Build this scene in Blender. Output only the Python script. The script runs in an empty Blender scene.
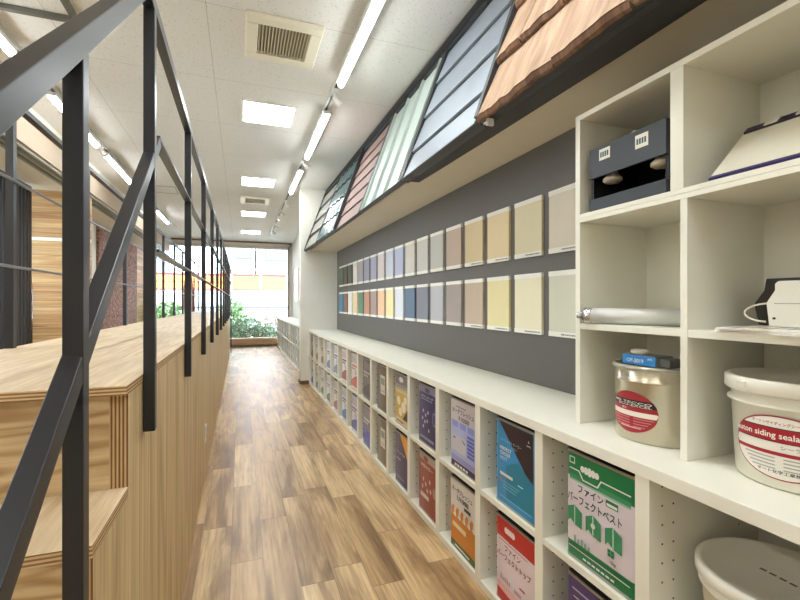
import bpy, bmesh, math, random
from mathutils import Vector, Matrix
R = random.Random(7)
sc = bpy.context.scene
COL = sc.collection

# ------------------------------------------------------------------ camera, world, sun, exposure
cam_d = bpy.data.cameras.new('camera')
cam = bpy.data.objects.new('camera', cam_d)
COL.objects.link(cam)
cam.location = (0, 0, 1.25)
cam.rotation_euler = (math.pi / 2, 0, -math.radians(20.14))
cam_d.sensor_width = 36
cam_d.lens = 36 * 435 / 800
cam_d.shift_y = 0.0031
cam_d.clip_start = 0.02
sc.camera = cam

world = bpy.data.worlds.new('world')
sc.world = world
world.use_nodes = True
bgn = world.node_tree.nodes['Background']
bgn.inputs['Color'].default_value = (0.74, 0.87, 1.0, 1)
bgn.inputs['Strength'].default_value = 8.5
sun_d = bpy.data.lights.new('sun', 'SUN')
sun_d.energy = 1.5
sun_d.angle = math.radians(3)
sun_d.color = (1.0, 0.96, 0.9)
sun = bpy.data.objects.new('sun', sun_d)
COL.objects.link(sun)
sun.rotation_euler = (math.radians(42), 0, math.radians(-20))
sun.location = (0, 0, 12)

sc.view_settings.view_transform = 'Standard'
sc.view_settings.look = 'None'
sc.view_settings.exposure = 0.9
sc.view_settings.gamma = 1.0
sc.view_settings.use_curve_mapping = False
PANEL_E = 14.0
TUBE_E = 16.0


# ------------------------------------------------------------------ materials
def lin(c):
    return tuple((v / 255 / 12.92 if v / 255 <= 0.04045 else ((v / 255 + 0.055) / 1.055) ** 2.4) for v in c)


def new_mat(name):
    m = bpy.data.materials.new(name)
    m.use_nodes = True
    nt = m.node_tree
    return m, nt, nt.nodes['Principled BSDF']


_plain = {}


def P(c, rough=0.5, metal=0.0, name=None, noise=0.03, spec=0.5, coat=0.0):
    """plain coloured material with a faint procedural mottling"""
    key = (tuple(c), rough, metal, noise, spec, coat)
    if key in _plain:
        return _plain[key]
    m, nt, b = new_mat(name or 'paint_%d_%d_%d' % tuple(c))
    l = lin(c)
    tc = nt.nodes.new('ShaderNodeTexCoord')
    n = nt.nodes.new('ShaderNodeTexNoise')
    n.inputs['Scale'].default_value = 9
    n.inputs['Detail'].default_value = 2
    nt.links.new(tc.outputs['Object'], n.inputs['Vector'])
    mx = nt.nodes.new('ShaderNodeMix')
    mx.data_type = 'RGBA'
    mx.inputs[6].default_value = tuple(v * (1 - noise) for v in l) + (1,)
    mx.inputs[7].default_value = tuple(min(1, v * (1 + noise)) for v in l) + (1,)
    nt.links.new(n.outputs['Fac'], mx.inputs[0])
    nt.links.new(mx.outputs[2], b.inputs['Base Color'])
    b.inputs['Roughness'].default_value = rough
    b.inputs['Metallic'].default_value = metal
    b.inputs['Specular IOR Level'].default_value = spec
    b.inputs['Coat Weight'].default_value = coat
    _plain[key] = m
    return m


def emit(name, c, s):
    m, nt, b = new_mat(name)
    b.inputs['Base Color'].default_value = (0.9, 0.9, 0.9, 1)
    b.inputs['Emission Color'].default_value = c + (1,)
    b.inputs['Emission Strength'].default_value = s
    return m


def math_node(nt, op, a, b=None, c=None):
    n = nt.nodes.new('ShaderNodeMath')
    n.operation = op
    for i, v in enumerate((a, b, c)):
        if v is None:
            continue
        if isinstance(v, (int, float)):
            n.inputs[i].default_value = v
        else:
            nt.links.new(v, n.inputs[i])
    return n.outputs[0]


def ramp(nt, fac, stops):
    r = nt.nodes.new('ShaderNodeValToRGB')
    el = r.color_ramp.elements
    while len(el) < len(stops):
        el.new(0.5)
    for e, (p, c) in zip(el, stops):
        e.position = p
        e.color = lin(c) + (1,)
    nt.links.new(fac, r.inputs[0])
    return r.outputs[0]


def mapping(nt, scale, rot=(0, 0, 0), loc=(0, 0, 0)):
    tc = nt.nodes.new('ShaderNodeTexCoord')
    mp = nt.nodes.new('ShaderNodeMapping')
    mp.inputs['Scale'].default_value = scale
    mp.inputs['Rotation'].default_value = rot
    mp.inputs['Location'].default_value = loc
    nt.links.new(tc.outputs['Object'], mp.inputs['Vector'])
    return mp.outputs[0]


def noise(nt, vec, scale=1, detail=2, rough=0.5, dist=0):
    n = nt.nodes.new('ShaderNodeTexNoise')
    n.inputs['Scale'].default_value = scale
    n.inputs['Detail'].default_value = detail
    n.inputs['Roughness'].default_value = rough
    n.inputs['Distortion'].default_value = dist
    nt.links.new(vec, n.inputs['Vector'])
    return n.outputs['Fac']


def mixc(nt, fac, a, b, blend='MIX'):
    mx = nt.nodes.new('ShaderNodeMix')
    mx.data_type = 'RGBA'
    mx.blend_type = blend
    for i, v in ((0, fac), (6, a), (7, b)):
        if isinstance(v, (int, float)):
            mx.inputs[i].default_value = v
        elif isinstance(v, tuple):
            mx.inputs[i].default_value = lin(v) + (1,)
        else:
            nt.links.new(v, mx.inputs[i])
    return mx.outputs[2]


def bump(nt, b, h, strength, dist=0.002):
    bn = nt.nodes.new('ShaderNodeBump')
    bn.inputs['Strength'].default_value = strength
    bn.inputs['Distance'].default_value = dist
    nt.links.new(h, bn.inputs['Height'])
    nt.links.new(bn.outputs[0], b.inputs['Normal'])


def wood(name, scale, light, dark, freq=45, knots=True, rough=0.55, streak=(1, 1, 1), sharp=0.8):
    """sawn softwood: contour lines of stretched noise give the flame figure"""
    m, nt, b = new_mat(name)
    v = mapping(nt, scale)
    n = noise(nt, v, 1, 1.5, 0.4, 0.3)
    s = math_node(nt, 'SINE', math_node(nt, 'MULTIPLY', n, freq))
    s = math_node(nt, 'MULTIPLY_ADD', s, 0.5, 0.5)
    s = math_node(nt, 'POWER', s, 2.2)
    col = mixc(nt, math_node(nt, 'MULTIPLY', s, sharp), light, dark)
    v2 = mapping(nt, streak)
    st = noise(nt, v2, 1, 3, 0.6)
    col = mixc(nt, 1.0, col, ramp(nt, st, [(0.3, (215, 205, 195)), (0.7, (255, 255, 255))]), 'MULTIPLY')
    if knots:
        vo = nt.nodes.new('ShaderNodeTexVoronoi')
        vo.inputs['Scale'].default_value = 0.55
        nt.links.new(v, vo.inputs['Vector'])
        k = math_node(nt, 'LESS_THAN', vo.outputs['Distance'], 0.055)
        col = mixc(nt, math_node(nt, 'MULTIPLY', k, 0.75), col, (110, 72, 42))
    nt.links.new(col, b.inputs['Base Color'])
    b.inputs['Roughness'].default_value = rough
    bump(nt, b, s, 0.15, 0.001)
    return m


def cedar_seams(m):
    nt = m.node_tree
    b = nt.nodes['Principled BSDF']
    old = b.inputs['Base Color'].links[0].from_socket
    tc = nt.nodes.new('ShaderNodeTexCoord')
    sp = nt.nodes.new('ShaderNodeSeparateXYZ')
    nt.links.new(tc.outputs['Object'], sp.inputs[0])
    zf = math_node(nt, 'DIVIDE', sp.outputs[2], 0.115)
    seam = math_node(nt, 'LESS_THAN', math_node(nt, 'FRACT', zf), 0.06)
    wn = nt.nodes.new('ShaderNodeTexWhiteNoise')
    wn.noise_dimensions = '1D'
    nt.links.new(math_node(nt, 'FLOOR', zf), wn.inputs['W'])
    c = mixc(nt, 1.0, old, ramp(nt, wn.outputs['Value'], [(0, (222, 208, 196)), (1, (255, 255, 255))]), 'MULTIPLY')
    c = mixc(nt, math_node(nt, 'MULTIPLY', seam, 0.5), c, (150, 104, 60))
    nt.links.new(c, b.inputs['Base Color'])
    return m


M = {}
LIGHTW, DARKW = (228, 204, 160), (186, 146, 96)
M['ply_top'] = wood('plywood_top', (5, 0.8, 5), (222, 204, 172), (196, 168, 128), 34, streak=(60, 3, 60), sharp=0.45)
M['ply_riser'] = wood('plywood_riser', (1.6, 3, 8), LIGHTW, DARKW, 62, streak=(3, 3, 50))
M['ply_side'] = wood('plywood_side', (4, 10, 0.6), (238, 214, 166), (190, 154, 104), 26, streak=(80, 80, 2), knots=False, sharp=0.5)
M['cedar'] = cedar_seams(wood('cedar_boards', (0.7, 0.7, 20), (232, 200, 148), (204, 158, 104), 14, streak=(2, 2, 60)))

# plywood edge: thin layers
m, nt, b = new_mat('plywood_edge')
tc = nt.nodes.new('ShaderNodeTexCoord')
sp = nt.nodes.new('ShaderNodeSeparateXYZ')
nt.links.new(tc.outputs['Object'], sp.inputs[0])
s = math_node(nt, 'SINE', math_node(nt, 'MULTIPLY', sp.outputs[2], 2 * math.pi / 0.0075))
nz = noise(nt, mapping(nt, (30, 30, 60)), 1, 3)
f = math_node(nt, 'ADD', math_node(nt, 'MULTIPLY_ADD', s, 0.5, 0.5), math_node(nt, 'MULTIPLY_ADD', nz, 0.6, -0.3))
nt.links.new(ramp(nt, f, [(0.35, (150, 112, 70)), (0.65, (222, 192, 148))]), b.inputs['Base Color'])
b.inputs['Roughness'].default_value = 0.7
M['ply_edge'] = m
m, nt, b = new_mat('plywood_edge_upright')
tc = nt.nodes.new('ShaderNodeTexCoord')
sp = nt.nodes.new('ShaderNodeSeparateXYZ')
nt.links.new(tc.outputs['Object'], sp.inputs[0])
s = math_node(nt, 'SINE', math_node(nt, 'MULTIPLY', sp.outputs[0], 2 * math.pi / 0.0075))
nz = noise(nt, mapping(nt, (60, 30, 12)), 1, 3)
f = math_node(nt, 'ADD', math_node(nt, 'MULTIPLY_ADD', s, 0.5, 0.5), math_node(nt, 'MULTIPLY_ADD', nz, 0.6, -0.3))
nt.links.new(ramp(nt, f, [(0.35, (120, 84, 50)), (0.65, (205, 170, 122))]), b.inputs['Base Color'])
b.inputs['Roughness'].default_value = 0.7
M['ply_edge_up'] = m

# floor planks running along Y
m, nt, b = new_mat('oak_plank_floor')
tc = nt.nodes.new('ShaderNodeTexCoord')
sp = nt.nodes.new('ShaderNodeSeparateXYZ')
nt.links.new(tc.outputs['Object'], sp.inputs[0])
PW, PL = 0.148, 0.92
rowf = math_node(nt, 'DIVIDE', math_node(nt, 'ADD', sp.outputs[0], 0.045), PW)
row = math_node(nt, 'FLOOR', rowf)
wn = nt.nodes.new('ShaderNodeTexWhiteNoise')
wn.noise_dimensions = '1D'
nt.links.new(row, wn.inputs['W'])
yf = math_node(nt, 'ADD', math_node(nt, 'DIVIDE', sp.outputs[1], PL), wn.outputs['Value'])
yi = math_node(nt, 'FLOOR', yf)
cmb = nt.nodes.new('ShaderNodeCombineXYZ')
nt.links.new(row, cmb.inputs[0])
nt.links.new(yi, cmb.inputs[1])
wn2 = nt.nodes.new('ShaderNodeTexWhiteNoise')
wn2.noise_dimensions = '2D'
nt.links.new(cmb.outputs[0], wn2.inputs['Vector'])
off = nt.nodes.new('ShaderNodeVectorMath')
off.operation = 'MULTIPLY_ADD'
nt.links.new(wn2.outputs['Color'], off.inputs[0])
off.inputs[1].default_value = (20, 20, 20)
nt.links.new(mapping(nt, (7, 1.0, 1)), off.inputs[2])
gr = noise(nt, off.outputs[0], 1, 4, 0.6, 0.6)
off2 = nt.nodes.new('ShaderNodeVectorMath')
off2.operation = 'MULTIPLY_ADD'
nt.links.new(wn2.outputs['Color'], off2.inputs[0])
off2.inputs[1].default_value = (23, 17, 20)
nt.links.new(mapping(nt, (70, 3, 1)), off2.inputs[2])
fine = noise(nt, off2.outputs[0], 1, 3, 0.6)
base = ramp(nt, wn2.outputs['Value'], [(0.0, (192, 158, 112)), (0.35, (216, 184, 134)), (0.7, (232, 202, 152)), (1.0, (246, 220, 172))])
col = mixc(nt, 1.0, base, ramp(nt, gr, [(0.28, (138, 116, 98)), (0.42, (196, 182, 168)), (0.54, (240, 234, 228)), (0.7, (255, 255, 255))]), 'MULTIPLY')
col = mixc(nt, 0.7, col, ramp(nt, fine, [(0.3, (185, 170, 155)), (0.6, (255, 255, 255))]), 'MULTIPLY')
seam = math_node(nt, 'MAXIMUM',
                 math_node(nt, 'LESS_THAN', math_node(nt, 'FRACT', rowf), 0.02),
                 math_node(nt, 'LESS_THAN', math_node(nt, 'FRACT', yf), 0.005))
col = mixc(nt, math_node(nt, 'MULTIPLY', seam, 0.55), col, (90, 66, 46))
nt.links.new(col, b.inputs['Base Color'])
nt.links.new(math_node(nt, 'MULTIPLY_ADD', gr, 0.16, 0.27), b.inputs['Roughness'])
b.inputs['Specular IOR Level'].default_value = 0.8
M['floor'] = m

# ceiling: speckled mineral board, 0.91 m grid
m, nt, b = new_mat('mineral_fibre_ceiling')
tc = nt.nodes.new('ShaderNodeTexCoord')
sp = nt.nodes.new('ShaderNodeSeparateXYZ')
nt.links.new(tc.outputs['Object'], sp.inputs[0])
fx = math_node(nt, 'FRACT', math_node(nt, 'DIVIDE', math_node(nt, 'ADD', sp.outputs[0], 0.193 + 9.1), 0.91))
fy = math_node(nt, 'FRACT', math_node(nt, 'DIVIDE', math_node(nt, 'ADD', sp.outputs[1], -2.77 + 9.1), 0.91))
seam = math_node(nt, 'MAXIMUM', math_node(nt, 'LESS_THAN', fx, 0.005), math_node(nt, 'LESS_THAN', fy, 0.005))
vo = nt.nodes.new('ShaderNodeTexVoronoi')
vo.inputs['Scale'].default_value = 62
nt.links.new(tc.outputs['Object'], vo.inputs['Vector'])
gate = noise(nt, tc.outputs['Object'], 40, 2)
dots = math_node(nt, 'MULTIPLY', math_node(nt, 'LESS_THAN', vo.outputs['Distance'], 0.24), math_node(nt, 'GREATER_THAN', gate, 0.5))
col = mixc(nt, math_node(nt, 'MULTIPLY', dots, 0.5), (226, 224, 218), (150, 146, 136))
col = mixc(nt, math_node(nt, 'MULTIPLY', seam, 0.45), col, (130, 126, 118))
nt.links.new(col, b.inputs['Base Color'])
b.inputs['Roughness'].default_value = 0.9
M['ceiling'] = m

# glass pane: see-through with a fresnel reflection
m, nt, b = new_mat('window_glass')
nt.nodes.remove(b)
out = nt.nodes['Material Output']
tr = nt.nodes.new('ShaderNodeBsdfTransparent')
tr.inputs['Color'].default_value = (0.96, 0.98, 0.98, 1)
gl = nt.nodes.new('ShaderNodeBsdfGlossy')
gl.inputs['Roughness'].default_value = 0.02
fr = nt.nodes.new('ShaderNodeFresnel')
fr.inputs['IOR'].default_value = 1.45
ms = nt.nodes.new('ShaderNodeMixShader')
nt.links.new(fr.outputs[0], ms.inputs[0])
nt.links.new(tr.outputs[0], ms.inputs[1])
nt.links.new(gl.outputs[0], ms.inputs[2])
nt.links.new(ms.outputs[0], out.inputs['Surface'])
M['glass'] = m

# crushed stone panel
m, nt, b = new_mat('brown_stone')
tc = nt.nodes.new('ShaderNodeTexCoord')
n = noise(nt, tc.outputs['Object'], 22, 5, 0.7)
nt.links.new(ramp(nt, n, [(0.35, (92, 62, 54)), (0.5, (150, 112, 98)), (0.65, (186, 156, 142))]), b.inputs['Base Color'])
b.inputs['Roughness'].default_value = 0.9
bump(nt, b, n, 0.6, 0.01)
M['stone'] = m


def leaf_mat(name, c1, c2):
    m, nt, b = new_mat(name)
    tc = nt.nodes.new('ShaderNodeTexCoord')
    n = noise(nt, tc.outputs['Object'], 7, 3)
    nt.links.new(ramp(nt, n, [(0.35, c1), (0.65, c2)]), b.inputs['Base Color'])
    b.inputs['Roughness'].default_value = 0.6
    return m


# shake tiles
def tile_mat(name, c1, c2, c3):
    m, nt, b = new_mat(name)
    n = noise(nt, mapping(nt, (3, 22, 3)), 1, 5, 0.65, 0.8)
    nt.links.new(ramp(nt, n, [(0.3, c1), (0.5, c2), (0.7, c3)]), b.inputs['Base Color'])
    b.inputs['Roughness'].default_value = 0.8
    bump(nt, b, n, 0.7, 0.008)
    return m


M['shake'] = tile_mat('clay_shake', (150, 120, 98), (178, 148, 122), (196, 168, 142))
M['shake_edge'] = tile_mat('clay_shake_edge', (84, 60, 46), (116, 84, 62), (146, 110, 84))
M['white'] = P((234, 232, 218), 0.42, name='white_laminate')
M['whitewall'] = P((232, 230, 220), 0.75, name='white_wall_paint')
M['beige'] = P((218, 208, 188), 0.7, name='beige_soffit')
M['greywall'] = P((100, 97, 93), 0.5, name='charcoal_wall')
M['steel'] = P((34, 37, 42), 0.36, name='black_steel', spec=0.55)
M['darkframe'] = P((56, 57, 60), 0.5, name='dark_frame')
M['brown'] = P((120, 92, 70), 0.5, name='brown_sash')
M['black'] = P((20, 21, 23), 0.5)
M['hole'] = P((70, 64, 52), 0.9, name='peg_hole')
M['panel'] = emit('led_panel_glow', (0.93, 0.985, 1.0), PANEL_E)
M['tube'] = emit('led_tube_glow', (0.94, 0.985, 1.0), TUBE_E)


# ------------------------------------------------------------------ mesh builder
_text_cache = {}


def text_mesh(s):
    if s in _text_cache:
        return _text_cache[s]
    c = bpy.data.curves.new('lettering', 'FONT')
    c.body = s
    c.resolution_u = 2
    c.offset = 0.018
    o = bpy.data.objects.new('lettering', c)
    COL.objects.link(o)
    bpy.context.view_layer.update()
    dg = bpy.context.evaluated_depsgraph_get()
    me = bpy.data.meshes.new_from_object(o.evaluated_get(dg))
    vs = [v.co.copy() for v in me.vertices]
    fs = [tuple(p.vertices) for p in me.polygons]
    bpy.data.objects.remove(o)
    bpy.data.curves.remove(c)
    bpy.data.meshes.remove(me)
    x0 = min(v.x for v in vs)
    x1 = max(v.x for v in vs)
    y0 = min(v.y for v in vs)
    y1 = max(v.y for v in vs)
    _text_cache[s] = (vs, fs, x0, x1, y0, y1)
    return _text_cache[s]


class MB:
    def __init__(self):
        self.bm = bmesh.new()
        self.mats = []

    def mi(self, m):
        if m not in self.mats:
            self.mats.append(m)
        return self.mats.index(m)

    def face(self, pts, m, smooth=False):
        vs = [self.bm.verts.new(p) for p in pts]
        try:
            f = self.bm.faces.new(vs)
        except ValueError:
            return None
        f.material_index = self.mi(m)
        f.smooth = smooth
        return f

    def hexa(self, p, m):
        """p: 4 bottom points then 4 top points"""
        i = self.mi(m)
        v = [self.bm.verts.new(q) for q in p]
        fs = []
        for a in ((3, 2, 1, 0), (4, 5, 6, 7), (0, 1, 5, 4), (1, 2, 6, 5), (2, 3, 7, 6), (3, 0, 4, 7)):
            f = self.bm.faces.new([v[k] for k in a])
            f.material_index = i
            fs.append(f)
        return fs

    def box(self, x0, x1, y0, y1, z0, z1, m):
        return self.hexa([(x0, y0, z0), (x1, y0, z0), (x1, y1, z0), (x0, y1, z0),
                          (x0, y0, z1), (x1, y0, z1), (x1, y1, z1), (x0, y1, z1)], m)

    def prism(self, pts, d, m, side=None):
        """extrude the polygon pts (3-D, planar) by vector d"""
        d = Vector(d)
        a = [self.bm.verts.new(p) for p in pts]
        c = [self.bm.verts.new(Vector(p) + d) for p in pts]
        n = len(pts)
        for f in (self.bm.faces.new(a), self.bm.faces.new(c[::-1])):
            f.material_index = self.mi(m)
        for k in range(n):
            f = self.bm.faces.new([a[k], c[k], c[(k + 1) % n], a[(k + 1) % n]])
            f.material_index = self.mi(side or m)

    def tube(self, pts, r, m, seg=10, caps=True):
        rs = r if isinstance(r, (list, tuple)) else [r] * len(pts)
        P_ = [Vector(p) for p in pts]
        rings = []
        ref = None
        for k, p in enumerate(P_):
            t = (P_[min(k + 1, len(P_) - 1)] - P_[max(k - 1, 0)]).normalized()
            if ref is None:
                ref = Vector((0, 0, 1)) if abs(t.z) < 0.9 else Vector((1, 0, 0))
            a = t.cross(ref).normalized()
            bb = a.cross(t).normalized()
            ref = bb
            rings.append([self.bm.verts.new(p + (a * math.cos(2 * math.pi * j / seg) + bb * math.sin(2 * math.pi * j / seg)) * rs[k]) for j in range(seg)])
        i = self.mi(m)
        for k in range(len(rings) - 1):
            for j in range(seg):
                f = self.bm.faces.new([rings[k][j], rings[k][(j + 1) % seg], rings[k + 1][(j + 1) % seg], rings[k + 1][j]])
                f.material_index = i
                f.smooth = True
        if caps:
            for rg in (rings[0][::-1], rings[-1]):
                f = self.bm.faces.new(rg)
                f.material_index = i

    def lathe(self, c, prof, m, seg=48, mats=None, cap0=True, cap1=True):
        rings = []
        for r, z in prof:
            rings.append([self.bm.verts.new((c[0] + r * math.cos(2 * math.pi * j / seg), c[1] + r * math.sin(2 * math.pi * j / seg), c[2] + z)) for j in range(seg)])
        for k in range(len(rings) - 1):
            i = self.mi(mats[k] if mats else m)
            for j in range(seg):
                f = self.bm.faces.new([rings[k][j], rings[k][(j + 1) % seg], rings[k + 1][(j + 1) % seg], rings[k + 1][j]])
                f.material_index = i
                f.smooth = True
        if cap0:
            f = self.bm.faces.new(rings[0][::-1])
            f.material_index = self.mi(mats[0] if mats else m)
        if cap1:
            f = self.bm.faces.new(rings[-1])
            f.material_index = self.mi(mats[-1] if mats else m)

    def text(self, s, fn, u, v, m, h=None, w=None, align='C'):
        """lettering; fn maps (u, v) to 3-D. h = line height, w = total width, (u, v) = centre or left-middle"""
        vs, fs, x0, x1, y0, y1 = text_mesh(s)
        sx = sy = (h / (y1 - y0)) if h else (w / (x1 - x0))
        if h and w:
            sx = w / (x1 - x0)
        W = (x1 - x0) * sx
        uu = u - W / 2 if align == 'C' else u
        out = [self.bm.verts.new(fn(uu + (q.x - x0) * sx, v + (q.y - (y0 + y1) / 2) * sy)) for q in vs]
        i = self.mi(m)
        for f in fs:
            try:
                g = self.bm.faces.new([out[k] for k in f])
                g.material_index = i
            except ValueError:
                pass

    def build(self, name, parent=None, bevel=0.0, fixn=False, kind=None):
        if fixn:
            bmesh.ops.recalc_face_normals(self.bm, faces=self.bm.faces)
        if parent is not None:
            bmesh.ops.translate(self.bm, verts=self.bm.verts, vec=-parent_world(parent))
        me = bpy.data.meshes.new(name)
        self.bm.to_mesh(me)
        self.bm.free()
        for mm in self.mats:
            me.materials.append(mm)
        o = bpy.data.objects.new(name, me)
        COL.objects.link(o)
        if parent is not None:
            o.parent = parent
        if bevel:
            md = o.modifiers.new('bevel', 'BEVEL')
            md.width = bevel
            md.segments = 2
            md.limit_method = 'ANGLE'
            md.angle_limit = math.radians(40)
        if kind:
            o['kind'] = kind
        return o


def parent_world(o):
    v = Vector((0, 0, 0))
    while o is not None:
        v += Vector(o.location)
        o = o.parent
    return v


def tag(o, label, cat, group=None):
    o['label'] = label
    o['category'] = cat
    if group:
        o['group'] = group
    return o


def thing(name, label, cat, loc=(0, 0, 0), group=None):
    o = bpy.data.objects.new(name, None)
    o.empty_display_size = 0.05
    COL.objects.link(o)
    o.location = loc
    return tag(o, label, cat, group)


def copy_thing(root, loc, label=None, group=None):
    r = root.copy()
    COL.objects.link(r)
    r.location = loc
    if label:
        r['label'] = label
    if group:
        r['group'] = group
    for ch in list(root.children):
        c = ch.copy()
        COL.objects.link(c)
        c.parent = r
        for g in list(ch.children):
            d = g.copy()
            COL.objects.link(d)
            d.parent = c
    return r


def B(name, dims, m, parent=None, bevel=0.0, kind=None):
    q = MB()
    q.box(*dims, m)
    return q.build(name, parent, bevel, kind=kind)


ORD = ['first', 'second', 'third', 'fourth', 'fifth', 'sixth', 'seventh', 'eighth', 'ninth', 'tenth', 'eleventh', 'twelfth',
       'thirteenth', 'fourteenth', 'fifteenth', 'sixteenth', 'seventeenth', 'eighteenth']

# ------------------------------------------------------------------ the setting
H = 3.0
YE = 13.2      # end window wall
XW = 1.43      # right wall
XL = -2.40     # left wall
XC = 0.987     # cabinet front
B('floor', (XL - .9, XW + .2, -3, YE + .1, -0.1, 0), M['floor'], kind='structure')
B('ceiling', (-1.79, XW + .2, -3, YE + .1, H, H + .1), M['ceiling'], kind='structure')
q = MB()
q.box(-3.4, -1.81, -3, YE + .1, 2.65, 2.75, M['beige'])
q.box(-1.81, -1.79, -3, YE, 2.65, H, P((186, 168, 146), .7))
q.box(-3.3, -1.81, -3, YE, 2.75, 3.1, M['beige'])
q.build('ceiling_left', kind='structure')
B('trim_1', (-1.79, -1.765, -3, YE, 2.955, H), M['white'], kind='structure')
B('trim_2', (-1.79, -1.775, -3, YE, 2.90, 2.925), P((96, 74, 66), .5), kind='structure')
q = MB()
for k in range(5):
    q.box(-1.84 - .035 * k, -1.81 - .035 * k, -3, 12.9, 2.62 - .008 * (k % 2), 2.65, P((104, 104, 92) if k % 2 else (146, 144, 130), .5))
q.build('trim_3', kind='structure')
B('wall_back', (XL - .9, XW + .2, -3.1, -3, 0, H), M['whitewall'], kind='structure')
q = MB()
q.box(XW, XW + .15, -3, YE + .1, 0, H, M['whitewall'])
q.box(XW - .006, XW, 1.0, 6.752, 0.83, 2.055, M['greywall'])
q.build('wall_right', kind='structure')
EDGE = [(-3, 1.13), (1.0, 1.125), (1.8, 1.11), (2.6, 1.085), (2.62, 1.035), (4.0, 1.02), (6.752, 1.0)]
q = MB()                                                                            # the sloping box above the colour wall
for (ya, xa), (yb, xb) in zip(EDGE[:-1], EDGE[1:]):
    q.hexa([(xa, ya, 2.045), (XW, ya, 2.045), (XW, yb, 2.045), (xb, yb, 2.045), (1.385, ya, H), (XW, ya, H), (XW, yb, H), (1.385, yb, H)], M['beige'])
q.build('trim_4', kind='structure')
q = MB()
q.box(.863, XW, 6.755, 6.94, 0, H, M['whitewall'])
q.build('pillar', kind='structure', bevel=.003)
q = MB()
q.box(.855, .985, 6.745, 6.755, 0, .055, P((112, 92, 66), .6))
q.box(.853, .863, 6.745, 6.95, 0, .055, P((112, 92, 66), .6))
q.build('baseboard_pillar', kind='structure')

# left wall: segments
q = MB()
q.box(XL - .12, XL, -3, 3.0, 0, 2.65, M['whitewall'])
q.box(XL - .12, XL, 6.95, 9.07, 0, 2.65, M['whitewall'])
q.box(XL - .12, XL, 3.0, 6.95, 0, .35, M['whitewall'])
q.box(XL - .12, XL, 12.1, YE, 0, 2.65, M['cedar'])
q.box(XL - .12, XL, 9.07, 12.1, 0, 2.65, M['whitewall'])
q.build('wall_left', kind='structure')
B('window_1', (XL - .07, XL - .06, 3.0, 6.95, .35, 2.65), M['glass'], kind='structure')
q = MB()
q.box(-2.52, -1.83, 6.62, 6.75, 1.5, 2.65, M['cedar'])
q.box(-2.415, -1.83, 6.62, 6.75, 0, 1.5, M['cedar'])
q.build('wall_wing', kind='structure')
q = MB()
for k in range(4):
    q.box(XL + .002, XL + .05, 9.07 + .75 * k + .01, 9.07 + .75 * (k + 1), 0.0, 2.6, M['stone'])
tag(q.build('stone_panel', bevel=.004), 'brown rough stone wall panel standing beyond the cedar wall', 'wall panel')
t = thing('slatted_screen', 'black screen of upright slats against the left windows', 'screen', (XL + .04, 5.1, 0))
q = MB()
q.box(XL + .01, XL + .08, 3.6, 6.30, 2.56, 2.62, M['steel'])
q.box(XL + .01, XL + .08, 3.6, 6.30, 0.0, .06, M['steel'])
q.box(XL + .01, XL + .08, 6.305, 6.335, 0.0, 2.62, M['steel'])
q.box(XL + .01, XL + .08, 3.565, 3.595, 0.0, 2.62, M['steel'])
q.build('frame', t)
y = 3.62
while y < 6.3:
    B('slat', (XL + .015, XL + .075, y, y + .035, .06, 2.56), M['steel'], t)
    y += .085
# light strip on the cedar wall
q = MB()
q.box(-2.45, -1.8, 6.59, 6.62, 2.02, 2.06, P((240, 238, 228), .4))
tag(q.build('picture_rail'), 'thin white rail fixed across the cedar wall', 'rail')
# downlights in the low ceiling
for i, yy in enumerate((4.55, 2.7, .9, -.9)):
    t = thing('downlight', 'round white downlight in the low left ceiling, %s the end window' % ('first from', 'second from', 'third from', 'farthest from')[i], 'light', (-2.1, yy, 2.65), 'downlights in the low ceiling')
    q = MB()
    q.lathe((-2.1, yy, 2.635), [(.075, .015), (.08, .0), (.055, .004)], P((240, 238, 230), .3), 24, cap1=False, cap0=False)
    q.build('trim_ring', t, fixn=True)
    q = MB()
    q.lathe((-2.1, yy, 2.640), [(.055, .0), (.055, .006)], M['panel'], 24)
    q.build('bulb', t)
    ld = bpy.data.lights.new('downlight_lamp', 'AREA')
    ld.shape = 'DISK'
    ld.size = .1
    ld.energy = 8
    ld.color = (1, .97, .92)
    lo = bpy.data.objects.new('downlight_lamp', ld)
    COL.objects.link(lo)
    lo.parent = t
    lo.location = (0, 0, -.022)

# end window wall
q = MB()
q.box(XL - .1, XW + .1, YE, YE + .12, 2.88, H, M['whitewall'])
q.box(1.35, XW + .1, YE, YE + .12, 0, H, M['whitewall'])
q.box(XL - .1, 1.35, YE, YE + .12, 0, .06, M['whitewall'])
q.build('wall_end', kind='structure')
w = B('window_2', (XL, 1.35, YE + .05, YE + .06, .24, 2.88), M['glass'], kind='structure')
q = MB()
q.box(XL, 1.35, YE - .02, YE + .1, 2.80, 2.88, P((214, 208, 196), .5))
q.box(XL, XW, YE - .03, YE, 2.965, 2.995, M['brown'])
q.box(1.315, 1.35, YE - .02, YE + .1, .2, 2.88, M['brown'])
q.box(-.62, -.58, YE, YE + .1, .2, 2.88, M['brown'])
q.box(XL, XL + .04, YE, YE + .1, .2, 2.88, M['brown'])
q.build('window_frame', w)
q = MB()
q.box(XL, 1.33, YE - .16, YE + .1, .06, .2, P((196, 160, 124), .5))
q.box(XL, 1.33, YE - .17, YE + .1, .2, .235, P((216, 196, 168), .5))
q.build('window_sill', w, bevel=.004)

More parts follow.
